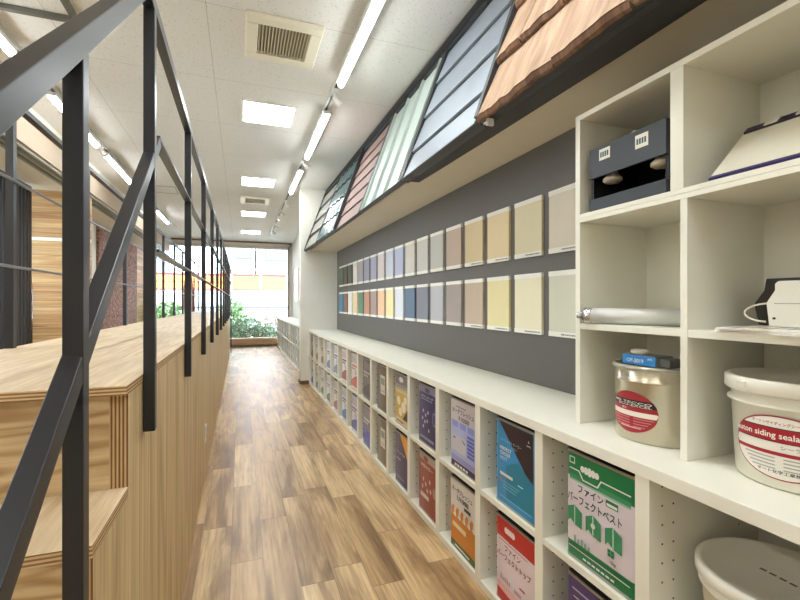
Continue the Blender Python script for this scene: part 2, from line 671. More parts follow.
# ------------------------------------------------------------------ ceiling fixtures
first = None
spots = [(.243, 4.21, 'nearest square ceiling light, just beyond the large air grille'),
         (.243, 6.63, 'second square ceiling light, before the small far air grille'),
         (.243, 9.04, 'third square ceiling light, just beyond the small far air grille'),
         (.243, 11.4, 'farthest square ceiling light, close to the end window'),
         (.243, 1.35, 'square ceiling light above the camera'),
         (.243, -1.1, 'square ceiling light behind the camera')]
for x, y, lab in spots:
    if first is None:
        t = thing('ceiling_light', lab, 'ceiling light', (x, y, H), 'square recessed ceiling lights')
        q = MB()
        for a in ((-.235, .235, -.24, -.222), (-.235, .235, .222, .24), (-.235, -.217, -.222, .222), (.217, .235, -.222, .222)):
            q.box(x + a[0], x + a[1], y + a[2], y + a[3], H - .012, H, P((240, 238, 232), .4))
        q.build('frame', t)
        q = MB()
        q.box(x - .217, x + .217, y - .222, y + .222, H - .006, H - .001, M['panel'])
        q.build('diffuser', t)
        first = t
    else:
        copy_thing(first, (x, y, H), lab)


def grille(x0, x1, y0, y1, lab, group=None):
    t = thing('air_grille', lab, 'air vent', ((x0 + x1) / 2, (y0 + y1) / 2, H), 'ceiling air grilles')
    q = MB()
    w = .075
    c = P((232, 226, 204), .4)
    for a in ((x0, x1, y0, y0 + w), (x0, x1, y1 - w, y1), (x0, x0 + w, y0 + w, y1 - w), (x1 - w, x1, y0 + w, y1 - w)):
        q.box(*a, H - .03, H, c)
    q.build('frame', t, bevel=.006)
    B('backing', (x0 + w, x1 - w, y0 + w, y1 - w, H - .004, H - .001), P((150, 142, 116), .8), t)
    q = MB()
    n = 16
    L = x1 - x0 - 2 * w
    for k in range(n):
        xx = x0 + w + L * (k + .5) / n
        q.hexa([(xx - .004, y0 + w, H - .024), (xx + .001, y0 + w, H - .026), (xx + .001, y1 - w, H - .026), (xx - .004, y1 - w, H - .024),
                (xx + .004, y0 + w, H - .006), (xx + .008, y0 + w, H - .006), (xx + .008, y1 - w, H - .006), (xx + .004, y1 - w, H - .006)], P((214, 206, 178), .5))
    q.build('louvre', t)


grille(.03, .50, 2.75, 3.24, 'large cream air grille in the ceiling, nearest the camera')
grille(.0, .47, 7.55, 8.05, 'small far air grille between the second and third square lights')

q = MB()
for a in ((-1.32, -.92, 7.35, 7.37), (-1.32, -.92, 7.78, 7.80), (-1.32, -1.30, 7.37, 7.78), (-.94, -.92, 7.37, 7.78)):
    q.box(*a, H - .008, H, P((170, 166, 156), .5))
q.box(-1.30, -.94, 7.37, 7.78, H - .004, H, P((220, 216, 208), .6))
tag(q.build('ceiling_hatch'), 'flush square access hatch in the ceiling above the railings', 'hatch')


def light_rail(X, tubes, spotsY, y0, y1, side, dark):
    t = thing('lighting_track', 'long %s lighting track on the ceiling %s' % ('dark' if dark else 'white', side), 'lighting track', (X, (y0 + y1) / 2, H))
    q = MB()
    q.box(X - .018, X + .018, y0, y1, H - .03, H, P((200, 198, 190), .4))
    q.box(X - .008, X + .008, y0, y1, H - .0315, H - .03, M['black'])
    q.build('rail', t)
    for i, (a, c) in enumerate(tubes):
        g = thing('tube_light', '%s long tube light hanging under the track %s' % ((ORD[i] if i else 'nearest'), side), 'tube light', (X, (a + c) / 2, H - .03), 'tube lights on the tracks')
        q = MB()
        q.box(X - .034, X + .034, a, c, H - .085, H - .055, P((236, 234, 228), .4))
        for yy in (a + .2, c - .2):
            q.box(X - .012, X + .012, yy - .03, yy + .03, H - .055, H - .032, P((225, 223, 216), .4))
        q.build('housing', g)
        q = MB()
        pr = []
        for k in range(9):
            an = math.pi * k / 8
            pr.append((X + .026 * math.cos(an), a, H - .085 - .032 * math.sin(an)))
        q.prism(pr, (0, c - a, 0), M['tube'])
        q.build('diffuser', g, fixn=True)
    for i, yy in enumerate(spotsY):
        g = thing('spotlight', '%s small white spotlight on the track %s' % (('nearest' if i == 0 else ORD[i]), side), 'spotlight', (X, yy, H - .03), 'spotlights on the tracks')
        q = MB()
        q.box(X - .016, X + .016, yy - .05, yy + .05, H - .055, H - .032, P((228, 226, 220), .4))
        q.tube([(X, yy, H - .055), (X, yy, H - .085)], .008, P((228, 226, 220), .4), 8)
        q.build('adapter', g)
        q = MB()
        d = Vector((.62, .1 * (-1) ** i, -.62)).normalized()
        p = Vector((X, yy, H - .09))
        q.tube([p - d * .015, p + d * .035, p + d * .07], [.014, .024, .030], P((232, 230, 224), .35), 16)
        q.build('head', g)


light_rail(.717, [(2.06, 3.26), (3.83, 5.04), (5.6, 6.75), (-1.2, 0.0), (.3, 1.5)][0:5], [3.5, 5.3, 7.55, 8.35, 9.0, 9.85, 10.6], -2.5, 11.6, 'beside the roofing samples', False)
light_rail(-1.43, [(2.4, 3.6), (4.25, 5.42), (5.75, 6.95), (8.95, 10.2), (-1.0, .2)], [3.85, 5.58, 7.6], -2.5, 12.0, 'over the left side', False)
q = MB()
q.box(-1.405, -.93, 3.18, 3.215, H - .03, H - .002, P((96, 96, 86), .5))
q.box(-.965, -.93, -2.9, 3.18, H - .03, H - .002, P((96, 96, 86), .5))
tag(q.build('curtain_rail'), 'dark olive rail turning a corner on the ceiling at upper left', 'rail')

# ------------------------------------------------------------------ plywood staircase / platform
XP, XPL = -.235, -.873
ZT = 1.068
t = thing('plywood_platform', 'plywood stepped platform running along the left of the aisle', 'platform', (-.55, 5.5, 0))
q = MB()
steps = [(1.119, ZT), (.873, .839), (.627, .61), (.381, .381), (.135, .152)]
PE = 10.8
# side panel outline, with notches for the posts
post_y = [1.268 + .875 * k for k in range(11)]
out = [(PE, 0), (PE, 1.046)]
NB = .919
yy = PE
out += [(1.119, 1.046), (1.119, .817), (.873, .817), (.873, .588)]
out = out[:-1] + [(.873, .588), (.627, .588), (.627, .359), (.381, .359), (.381, .13), (.135, .13), (.135, 0)]
q.prism([(XP, a, c) for a, c in out], (-.036, 0, 0), M['ply_side'], side=M['ply_edge_up'])
q.build('side_panel', t, fixn=True)
q = MB()
q.prism([(XPL + .024, a, c) for a, c in ((PE, 0), (PE, 1.046), (1.119, 1.046), (1.119, .817), (.873, .817), (.873, .588), (.627, .588), (.627, .359), (.381, .359), (.381, .13), (.135, .13), (.135, 0))], (-.024, 0, 0), M['ply_side'], side=M['ply_edge'])
q.build('side_panel', t, fixn=True)


def board(x0, x1, y0, y1, z0, z1, top, edge, name, notch=False):
    q = MB()
    fs = q.box(x0, x1, y0, y1, z0, z1, edge)
    fs[1].material_index = q.mi(top)
    fs[0].material_index = q.mi(top)
    return q.build(name, t)


ys = [1.105] + [p for p in post_y if p < PE] + [PE]
q = MB()
fs = q.box(XPL, XP + .001, 1.10, PE, 1.047, ZT, M['ply_edge'])
fs[1].material_index = q.mi(M['ply_top'])
q.build('top_board', t)
for i, (ye, z) in enumerate(steps[1:]):
    yn = steps[i][0]
    board(XPL, XP, ye - .004, yn + .0, z - .021, z, M['ply_top'], M['ply_edge'], 'tread')
    q = MB()
    fs = q.box(XPL + .024, XP - .036, yn + .001, yn + .021, z, steps[i][1] - .021, M['ply_riser'])
    q.build('riser', t)
B('riser', (XPL + .024, XP - .036, .136, .156, 0, .131), M['ply_riser'], t)
q = MB()
q.box(XP, XP + .006, 3.34, 3.42, .26, .38, P((238, 236, 230), .4))
q.box(XP + .006, XP + .008, 3.36, 3.40, .29, .35, P((215, 213, 206), .4))
tag(q.build('wall_outlet', bevel=.002), 'small white power outlet plate low on the plywood side panel', 'outlet')


# ------------------------------------------------------------------ railings
def bar(q, a, c, w, h, m):
    """square bar in the Y-Z plane from a to c, width w in -X, height h perpendicular"""
    a = Vector(a)
    c = Vector(c)
    d = (c - a).normalized()
    n = Vector((1, 0, 0)).cross(d).normalized() * (h / 2)
    W = Vector((-w, 0, 0))
    q.hexa([a - n, a - n + W, c - n + W, c - n, a + n, a + n + W, c + n + W, c + n], m)


ZM, ZTOP = 1.708, 2.041
XR = -.207
t = thing('stair_railing', 'black steel railing with sloping handrails along the aisle side of the platform', 'railing', (XR, 5, .85))
for py in post_y + [11.6]:
    q = MB()
    bot = NB if py < PE else 0.0
    q.box(XR - .0265, XR, py, py + .028, bot, ZTOP - .034, M['steel'])
    q.build('post', t, bevel=.0015, fixn=True)
q = MB()
q.box(XR - .025, XR + .0002, .725, .751, .42, 1.612, M['steel'])
q.build('post', t, bevel=.0015)
q = MB()
q.box(XR - .0265, XR, 1.206, 11.63, ZTOP - .034, ZTOP, M['steel'])
q.build('top_rail', t, bevel=.0015)
SL = .845
q = MB()
y1 = 1.211
z1 = ZTOP - .018
bar(q, (XR + .0005, y1, z1), (XR + .0005, .02, z1 - SL * (y1 - .02)), .0265, .033, M['steel'])
q.build('sloping_handrail', t, bevel=.0015)
q = MB()
q.box(XR - .0265, XR, 1.35, 11.6, ZM - .009, ZM, M['steel'])
q.build('middle_rail', t)
q = MB()
bar(q, (XR - .0005, 1.361, 1.695), (XR - .0005, .1, 1.695 - .85 * 1.261), .026, .030, M['steel'])
q.build('sloping_rail', t, bevel=.0015)
q = MB()
q.box(XR - .0265, XR, 1.33, 11.6, 1.387, 1.394, M['steel'])
q.build('lower_rail', t)

t = thing('far_railing', 'black steel railing with thin rods on the far edge of the platform', 'railing', (XPL, 5, ZT))
for k in range(12):
    py = 1.23 + .91 * k
    if py < PE:
        B('post', (XPL + .004, XPL + .030, py, py + .03, ZT, 2.04), M['steel'], t, bevel=.0015)
B('top_rail', (XPL + .002, XPL + .032, 1.16, 10.5, 2.04, 2.06), M['steel'], t)
for z in (1.39, 1.73):
    q = MB()
    q.tube([(XPL + .036, 1.2, z), (XPL + .036, 10.5, z)], .006, P((150, 152, 158), .3, .6), 8)
    q.build('rod', t)

# ------------------------------------------------------------------ low storage cabinets
PITCH = .421
Y0 = .851


def cabinet(name, lab, c0, n, z_top=.794, holes_to=8):
    """n+1 dividers starting at y=c0"""
    x0, x1 = XC, 1.42
    t = thing(name, lab, 'cabinet', ((x0 + x1) / 2, c0 + n * PITCH / 2, 0))
    yA, yB = c0 - .018, min(c0 + n * PITCH + .0215, 6.753) if c0 < 0 else c0 + n * PITCH + .0215
    B('base_board', (x0, x1, yA, yB, 0, .032), M['white'], t)
    B('back_panel', (x1 - .006, x1, yA, yB, .032, z_top), M['white'], t)
    for k in range(n + 1):
        yc = c0 + k * PITCH
        q = MB()
        q.box(x0, x1 - .006, yc - .0215, yc + .0215, .032, z_top, M['white'])
        if -1.0 < yc < 5:
            zz = .07
            while zz < .78:
                if abs(zz - .42) > .02:
                    for xx in (x0 + .045, x0 + .085, x1 - .09):
                        for s in (-1, 1):
                            yy = yc + s * .0219
                            r = .0032
                            pts = [(xx + r * math.cos(a * math.pi / 3), yy, zz + r * math.sin(a * math.pi / 3)) for a in range(6)]
                            q.face(pts if s < 0 else pts[::-1], M['hole'])
                zz += .05
        q.build('divider', t)
    for k in range(n):
        a = c0 + k * PITCH + .0215
        B('shelf', (x0 + .002, x1 - .006, a, a + PITCH - .043, .408, .43), M['white'], t)
    return t


cabinet('storage_cabinet', 'long low white cubbyhole cabinet of paint tins under the grey wall', Y0 - 4 * PITCH, 18)
tag(B('worktop', (XC - .006, 1.423, Y0 - 4 * PITCH - .02, 6.752, .795, .83), M['white'], bevel=.002),
    'long white worktop on the low cabinet below the colour samples', 'worktop')
cabinet('storage_cabinet', 'far low white cubbyhole cabinet between the pillar and end window', 6.975, 14)
tag(B('worktop', (XC - .006, 1.425, 6.95, 12.9, .795, .83), M['white'], bevel=.002),
    'white worktop on the far cabinet beyond the pillar', 'worktop')


# ------------------------------------------------------------------ paint tins
TW, TD, TH = .280, .235, .345


def rsq(w, d, r, z, n=4):
    pts = []
    for cx, cy, a0 in ((w / 2 - r, d / 2 - r, 0), (-w / 2 + r, d / 2 - r, 90), (-w / 2 + r, -d / 2 + r, 180), (w / 2 - r, -d / 2 + r, 270)):
        for k in range(n + 1):
            a = math.radians(a0 + 90 * k / n)
            pts.append((cx + r * math.cos(a), cy + r * math.sin(a), z))
    return pts


class Face:
    """flat artwork on the tin's front, u to the viewer's right, v up"""
    def __init__(self, q, ox, oy, oz):
        self.q, self.o, self.l = q, (ox, oy, oz), 0

    def fn(self, lift):
        ox, oy, oz = self.o
        return lambda u, v: (ox - TD / 2 - lift, oy - u * 1.12, oz + v)

    def poly(self, pts, m):
        self.l += 1
        f = self.fn(.0002 + .00012 * self.l)
        self.q.face([f(*p) for p in pts], m)

    def rect(self, u0, u1, v0, v1, m):
        self.poly([(u0, v0), (u1, v0), (u1, v1), (u0, v1)], m)

    def disc(self, u, v, ru, rv, m, n=20):
        self.poly([(u + ru * math.cos(2 * math.pi * k / n), v + rv * math.sin(2 * math.pi * k / n)) for k in range(n)], m)

    def text(self, s, u, v, m, h=None, w=None, align='C'):
        self.l += 1
        self.q.text(s, self.fn(.0002 + .00012 * self.l), u, v, m, h, w, align)


def tin(x, y, z, bands, art, lab, name='paint_tin', group='square paint tins in the cabinet', detail=True, top=(58, 60, 62)):
    """bands: list of (z_top, colour) from the bottom up, wrapping round the tin"""
    t = thing(name, lab, 'paint tin', (x, y, z), group)
    q = MB()
    z0 = 0.004
    rings = []
    for zt, c in bands:
        mm = P(c, .32, spec=.6)
        a = [q.bm.verts.new((x + p[0], y + p[1], z + z0)) for p in rsq(TD, TW, .022, 0)]
        bb = [q.bm.verts.new((x + p[0], y + p[1], z + zt)) for p in rsq(TD, TW, .022, 0)]
        n = len(a)
        for k in range(n):
            f = q.bm.faces.new([a[k], a[(k + 1) % n], bb[(k + 1) % n], bb[k]])
            f.material_index = q.mi(mm)
            f.smooth = True
        z0 = zt
    q.face([(x + p[0], y + p[1], z + .004) for p in rsq(TD, TW, .022, 0)][::-1], P((150, 150, 148), .4, .8))
    q.face([(x + p[0], y + p[1], z + TH - .006) for p in rsq(TD, TW, .022, 0)], P(top, .4, .5))
    q.build('body', t)
    for zz, rn in ((0.0, 'bottom_rim'), (TH - .008, 'top_rim')):
        q = MB()
        a = rsq(TD + .003, TW + .003, .023, 0)
        bb = rsq(TD - .006, TW - .006, .020, 0)
        for o, zlo, zhi in ((a, zz, zz + .008),):
            n = len(o)
            for k in range(n):
                p, p2 = o[k], o[(k + 1) % n]
                r, r2 = bb[k], bb[(k + 1) % n]
                q.face([(x + p[0], y + p[1], z + zlo), (x + p2[0], y + p2[1], z + zlo), (x + p2[0], y + p2[1], z + zhi), (x + p[0], y + p[1], z + zhi)], P((170, 170, 166), .3, .8))
                q.face([(x + p[0], y + p[1], z + zhi), (x + p2[0], y + p2[1], z + zhi), (x + r2[0], y + r2[1], z + zhi), (x + r[0], y + r[1], z + zhi)], P((170, 170, 166), .3, .8))
        q.build(rn, t)
    q = MB()
    q.lathe((x + .05, y + .05, z + TH - .006), [(.035, 0), (.035, .014), (.03, .016)], P((40, 40, 42), .4), 20, cap0=False)
    q.build('cap', t)
    if detail:
        q = MB()
        q.tube([(x - .02, y - .06, z + TH - .006), (x - .02, y - .055, z + TH + .012), (x - .02, y + .005, z + TH + .012), (x - .02, y + .01, z + TH - .006)], .004, P((120, 120, 118), .3, .8), 6)
        q.build('handle', t)
    if art:
        q = MB()
        art(Face(q, x, y, z))
        q.build('front_label', t)
    return t


WH = P((226, 224, 222), .35)
LAV = P((216, 206, 214), .35)
GRN = P((22, 118, 72), .35)
GRN2 = P((60, 140, 98), .35)
DK = P((40, 52, 46), .4)


def art_green(F):
    F.rect(-.105, .105, .256, .27, GRN2)
    F.rect(-.105, .105, .250, .256, P((140, 186, 160), .35))
    F.poly([(-.105, .285), (-.07, .285), (-.055, .262), (.0, .262), (.012, .285), (.105, .285), (.105, .289), (.01, .289), (-.003, .266), (-.052, .266), (-.067, .289), (-.105, .289)], WH)
    F.poly([(-.07, .2845), (-.055, .262), (.0, .262), (.012, .2845), (.0, .256), (-.058, .256)], GRN)
    for k in range(5):
        F.disc(-.055 + .013 * k, .298, .008, .014 - .002 * abs(k - 2), WH, 14)
    F.rect(-.105, -.083, .303, .326, P((190, 220, 205), .35))
    F.rect(-.101, -.087, .308, .322, GRN)
    F.text('ファイン', -.072, .232, P((24, 74, 50), .4), h=.027, w=.092, align='L')
    F.rect(.028, .068, .225, .245, GRN)
    F.rect(.031, .065, .228, .236, WH)
    F.text('パーフェクトベスト', -.112, .197, P((24, 74, 50), .4), h=.028, w=.192, align='L')
    for k in range(3):
        a = -.110 + .068 * k
        F.poly([(a, .112), (a + .010, .124), (a + .026, .112), (a + .054, .108), (a + .054, .160), (a + .026, .174), (a, .160)], GRN2)
        F.poly([(a + .025, .113), (a + .028, .113), (a + .028, .173), (a + .025, .173)], P((200, 222, 208), .35))
    F.disc(-.015, .142, .008, .008, WH)
    for du, dv in ((0, 0), (.011, 0), (0, .011), (.011, .011)):
        F.rect(.035 + du, .045 + du, .085 + dv, .095 + dv, GRN)
    F.text('15kg', .052, .070, DK, h=.010)
    for k in range(5):
        F.rect(-.085 + .013 * k, -.077 + .013 * k, .058, .058 + (.022, .014, .02, .016, .012)[k], P((140, 166, 150), .35))
    F.rect(-.105, .105, .055, .057, GRN2)
    F.rect(-.105, .105, .038, .041, WH)
    for k in range(7):
        F.rect(-.05 + .016 * k, -.038 + .016 * k, .02, .026, WH)


def art_blue(F):
    dk = P((48, 34, 42), .35)
    F.poly([(-.095, .334), (.103, .334), (.103, .15), (.06, .175), (.0, .235)], dk)
    F.poly([(-.05, .165), (.02, .20), (.06, .175), (.103, .15), (.103, .03), (-.05, .03)], P((32, 128, 160), .3))
    F.poly([(.075, .296), (.083, .296), (.079, .305)], WH)
    F.text('NIPPE', .079, .284, WH, h=.006)
    F.text('パーフェクトクーラー', -.085, .262, P((170, 190, 215), .35), h=.012, w=.125, align='L')
    F.text('ベスト', -.02, .245, P((170, 190, 215), .35), h=.010, align='L')
    F.text('PERFECT', -.088, .228, WH, h=.014, w=.07, align='L')
    F.text('COOLER', -.088, .208, WH, h=.014, w=.064, align='L')
    F.text('BEST', -.088, .188, P((170, 205, 235), .35), h=.014, w=.048, align='L')
    F.rect(-.088, -.01, .118, .13, P((220, 214, 206), .35))
    F.rect(-.088, -.078, .09, .104, P((222, 110, 60), .35))
    F.rect(.02, .05, .112, .117, P((200, 220, 235), .35))
    for k in range(3):
        F.rect(-.07, .03 - .01 * k, .094 - .012 * k, .098 - .012 * k, P((110, 178, 205), .35))
    F.rect(-.09, .10, .03, .034, P((120, 190, 220), .35))


def art_red(F):
    rd = P((190, 40, 38), .35)
    F.poly([(-.105, .335), (.105, .335), (.105, .275), (.06, .275), (.03, .268), (-.03, .258), (-.06, .272), (-.105, .285)], rd)
    for k in range(4):
        F.disc(-.05 + .014 * k, .30, .011, .013, P((236, 222, 220), .35), 14)
    F.rect(-.095, .075, .249, .252, rd)
    F.text('ファイン', -.06, .226, P((150, 30, 34), .4), h=.027, w=.095, align='L')
    F.text('パーフェクトトップ', -.108, .190, P((150, 30, 34), .4), h=.027, w=.20, align='L')
    F.rect(-.105, .105, .0, .075, P((226, 176, 176), .35))
    for k in range(5):
        F.rect(-.085 + .013 * k, -.077 + .013 * k, .088, .088 + (.024, .015, .02, .022, .018)[k], P((190, 160, 160), .35))
    F.rect(.03, .06, .12, .127, P((176, 60, 60), .35))
    F.rect(.0, .04, .085, .10, P((196, 160, 160), .35))
    F.poly([(-.105, .004), (.105, .004), (.105, .028), (-.105, .05)], rd)
    F.text('ファイン', .0, .02, WH, h=.01)


def art_lilac(F):
    F.rect(-.105, .105, .06, .23, P((172, 180, 222), .35))
    F.rect(-.105, .105, .004, .035, P((52, 40, 78), .35))
    F.rect(-.105, .105, .038, .064, P((150, 150, 205), .35))
    F.text('オーデフレッシュ', .0, .285, P((34, 32, 48), .4), h=.028, w=.19)
    F.text('F100III', .01, .252, P((34, 32, 48), .4), h=.022, w=.09)
    F.rect(-.06, .03, .305, .309, P((90, 84, 96), .4))
    for k in range(3):
        F.rect(-.095 + .07 * k, -.04 + .07 * k, .205, .235, P((140, 150, 215), .35))
    F.rect(-.095, .03, .085, .165, P((196, 196, 206), .35))
    F.poly([(-.01, .16), (.02, .145), (.022, .135), (.0, .15)], P((60, 60, 80), .4))
    F.rect(-.085, -.065, .145, .155, P((120, 110, 130), .4))
    for k in range(6):
        F.rect(.042, .10, .09 + .018 * k, .101 + .018 * k, P((96, 110, 205), .35))
    for k in range(5):
        F.rect(-.07 + .025 * k, -.052 + .025 * k, .014, .026, WH)


def art_orange(F):
    og = P((206, 128, 36), .35)
    F.rect(-.105, .105, .03, .16, og)
    for k in range(5):
        a = -.10 + .042 * k
        F.poly([(a, .155), (a + .018, .17), (a + .024, .20), (a + .01, .21), (a - .006, .185)], og)
        F.disc(a + .03, .165, .012, .01, P((226, 222, 214), .35), 10)
    F.text('オーデフレッシュ', -.005, .292, P((40, 44, 38), .4), h=.027, w=.18)
    F.text('U100II', .0, .258, P((40, 44, 38), .4), h=.024, w=.10)
    F.rect(.015, .07, .222, .238, P((52, 56, 44), .4))
    F.rect(-.09, .03, .105, .128, P((232, 206, 162), .35))
    F.rect(-.105, .105, .004, .036, P((72, 98, 48), .35))
    F.rect(-.07, .06, .014, .022, WH)


def art_navy(F):
    F.rect(-.105, .105, .298, .335, P((140, 140, 160), .35))
    F.disc(0.0, .315, .03, .013, P((86, 84, 110), .35))
    F.text('パワーオーデ', -.005, .275, WH, h=.016, w=.15)
    F.rect(-.08, .06, .256, .262, P((150, 158, 200), .35))
    for u, v in ((-.05, .19), (-.02, .17), (.01, .19), (-.06, .145), (-.03, .13), (.0, .14), (-.05, .10), (.02, .09)):
        F.disc(u, v, .009, .011, P((196, 200, 222), .35), 10)
    F.disc(.085, .17, .022, .04, P((120, 128, 185), .35))
    F.disc(.085, .17, .015, .03, P((52, 54, 110), .35))
    F.rect(-.09, .08, .03, .045, P((150, 154, 190), .35))


def art_brown(F):
    F.rect(-.105, .105, .30, .335, P((172, 150, 144), .35))
    F.disc(-.02, .315, .03, .013, P((120, 70, 60), .35))
    F.text('水性カラー', -.01, .27, P((232, 214, 206), .35), h=.022, w=.15)
    for u, v in ((-.05, .19), (-.02, .17), (.03, .2), (-.06, .145), (.0, .14), (.04, .15)):
        F.disc(u, v, .01, .013, P((206, 180, 172), .35), 10)
    F.rect(-.085, .02, .085, .11, P((206, 196, 190), .35))
    F.disc(.085, .16, .018, .03, P((150, 120, 116), .35))


def art_purple(F):
    F.text('ファインSi', -.01, .27, WH, h=.024, w=.16)
    F.text('ボーグ', -.03, .235, WH, h=.022, w=.09)
    F.poly([(-.105, .0), (.105, .0), (.105, .22), (.02, .19)], P((196, 172, 142), .35))
    F.rect(-.095, -.02, .30, .306, P((176, 166, 210), .35))


def art_gold(F):
    F.rect(-.105, .105, .27, .335, P((120, 116, 124), .35))
    F.disc(-.01, .305, .035, .018, WH)
    F.text('セラミクリーン', 0, .245, P((60, 56, 84), .4), h=.026, w=.18)
    F.rect(-.105, .105, .05, .215, P((206, 176, 92), .35))
    for u, v, r in ((-.05, .16, .03), (.03, .13, .036), (-.02, .09, .028), (.06, .18, .024)):
        F.disc(u, v, r, r, P((238, 228, 206), .35), 14)
    F.poly([(.02, .05), (.105, .05), (.105, .14)], P((60, 48, 30), .35))
    F.rect(-.09, .03, .02, .03, P((120, 110, 140), .35))


def art_corner(F):
    F.poly([(-.03, .335), (.105, .335), (.105, .19)], P((226, 160, 44), .35))
    F.text('クリーンマイルド', -.02, .21, P((206, 202, 222), .35), h=.02, w=.15)
    F.rect(-.09, -.02, .16, .17, P((170, 164, 196), .35))
    F.rect(-.09, .04, .04, .05, P((130, 126, 170), .35))


def art_tagbrown(F):
    F.rect(-.04, .06, .13, .27, P((214, 210, 202), .35))
    F.rect(-.03, .05, .20, .25, P((140, 150, 136), .35))
    F.rect(-.03, .05, .15, .155, P((120, 116, 110), .35))


def art_stripes(c1, c2, c3):
    a, bb, c = P(c1, .35), P(c2, .35), P(c3, .35)

    def f(F):
        F.rect(-.105, .105, .25, .31, a)
        F.rect(-.09, .07, .215, .235, c)
        F.rect(-.09, .03, .19, .204, c)
        F.poly([(-.105, .03), (.105, .03), (.105, .15), (-.02, .12), (-.105, .08)], bb)
        F.disc(.03, .165, .035, .028, a)
    return f


XT = 1.003 + TD / 2
NEARG = None


def tin_at(k, row, bands, art, lab, cab=Y0, name='paint_tin', dx=0.0, detail=True, group='square paint tins in the cabinet'):
    y = cab + k * PITCH + .026 + TW / 2
    z = .431 if row else .033
    return tin(XT + dx, y, z, bands, art, lab, name, group, detail)


T = .337
tin_at(0, 1, [(.055, (22, 118, 72)), (.262, (216, 206, 214)), (T, (22, 118, 72))], art_green, 'green and pale lilac square paint tin with folded green shapes, upper row')
tin_at(0, 0, [(T, (66, 46, 104))], art_purple, 'purple square paint tin in the lower row beneath the green and lilac tin')
tin_at(1, 1, [(T, (44, 140, 196))], art_blue, 'bright blue square paint tin with dark diagonal top, upper row')
tin_at(1, 0, [(.26, (222, 208, 212)), (T, (190, 40, 38))], art_red, 'pale pink square paint tin with red top band, lower row')
tin_at(2, 1, [(.235, (178, 184, 222)), (T, (200, 192, 196))], art_lilac, 'lilac and grey square paint tin with black Japanese title, upper row')
tin_at(2, 0, [(.036, (72, 98, 48)), (.155, (206, 128, 36)), (T, (214, 208, 204))], art_orange, 'white and orange square paint tin with green base, lower row')
tin_at(3, 1, [(T, (58, 56, 100))], art_navy, 'navy blue square paint tin with pale dots, upper row')
tin_at(3, 0, [(T, (136, 52, 42))], art_brown, 'red-brown square paint tin below the navy blue tin')
tin_at(4, 1, [(.25, (214, 196, 150)), (T, (150, 146, 150))], art_gold, 'grey and golden yellow paint tin left of the navy tin, upper row')
tin_at(4, 0, [(T, (56, 48, 92))], art_corner, 'dark violet paint tin with yellow corner, lower row')
tin_at(5, 1, [(T, (98, 88, 78))], art_tagbrown, 'brown-grey paint tin with pale paper label, upper row')
tin_at(5, 0, [(T, (110, 100, 86))], art_tagbrown, 'brown-grey paint tin with pale paper label, lower row')
tin_at(6, 1, [(T, (92, 78, 76))], art_stripes((120, 110, 108), (76, 62, 62), (180, 170, 168)), 'dark brown paint tin seventh from the tall shelves, upper row')
tin_at(6, 0, [(.17, (96, 100, 176)), (.337, (110, 104, 104))], art_stripes((130, 124, 124), (90, 94, 180), (200, 200, 210)), 'grey and blue paint tin seventh from the tall shelves, lower row')
pal = [((222, 214, 210), (190, 80, 60), (206, 120, 90), 'white and red'), ((214, 214, 226), (80, 92, 170), (120, 90, 150), 'white and blue'),
       ((226, 216, 218), (150, 50, 60), (90, 60, 90), 'white and dark red'), ((206, 214, 226), (70, 120, 190), (70, 80, 120), 'pale blue'),
       ((230, 230, 238), (120, 150, 200), (80, 90, 130), 'white and sky blue'), ((232, 228, 226), (170, 100, 110), (90, 60, 80), 'white and rose'),
       ((228, 230, 236), (90, 110, 180), (90, 90, 110), 'white and indigo'), ((222, 226, 232), (60, 110, 90), (90, 90, 110), 'white and teal'),
       ((206, 200, 186), (120, 110, 90), (100, 90, 80), 'beige'), ((222, 222, 214), (60, 130, 90), (70, 90, 80), 'white and green'),
       ((190, 184, 172), (110, 96, 80), (90, 80, 70), 'taupe'), ((214, 216, 206), (80, 140, 100), (70, 80, 80), 'pale grey and green'),
       ((150, 140, 128), (90, 80, 70), (190, 186, 180), 'grey brown'), ((206, 210, 216), (50, 90, 180), (60, 70, 110), 'grey and blue'),
       ((128, 118, 106), (80, 70, 62), (190, 186, 180), 'dark taupe'), ((120, 130, 170), (60, 80, 170), (200, 206, 220), 'slate blue')]
for k in range(7, 14):
    for row in (1, 0):
        c1, c2, c3, nm = pal[(k - 7) * 2 + (1 - row)]
        tin_at(k, row, [(.25, c1), (T, tuple(int(v * .9) for v in c1))], art_stripes(tuple(int(v * .85) for v in c1), c2, c3),
               '%s paint tin, %s bay from the tall shelves, %s row' % (nm, ORD[k], 'upper' if row else 'lower'), detail=False)
for k in range(14):
    for row in (1, 0):
        c1, c2, c3, nm = pal[(k * 5 + row * 3 + 4) % 16]
        if k % 3 == 1:
            c1 = tuple(int(v * .72) for v in c1)
            nm = 'dull ' + nm
        tin_at(k, row, [(.25, c1), (T, tuple(int(v * .88) for v in c1))], art_stripes(tuple(int(v * .85) for v in c1), c2, c3),
               '%s tin in the far cabinet, %s bay beyond pillar, %s row' % (nm, ORD[k], 'upper' if row else 'lower'), cab=6.975,
               detail=False, group='square paint tins in the far cabinet')


# ------------------------------------------------------------------ round pails
def cyl_fn(cx, cy, cz, rf, a0, lift):
    def f(u, v):
        r = rf(v) + lift
        a = a0 + u / rf(v)
        return (cx + r * math.cos(a), cy + r * math.sin(a), cz + v)
    return f


def curved(q, fn, u0, u1, lo, hi, m, n=28):
    for k in range(n):
        a = u0 + (u1 - u0) * k / n
        c = u0 + (u1 - u0) * (k + 1) / n
        if hi(a) - lo(a) < 1e-5 and hi(c) - lo(c) < 1e-5:
            continue
        q.face([fn(a, lo(a)), fn(c, lo(c)), fn(c, max(hi(c), lo(c) + 1e-5)), fn(a, max(hi(a), lo(a) + 1e-5))], m, True)


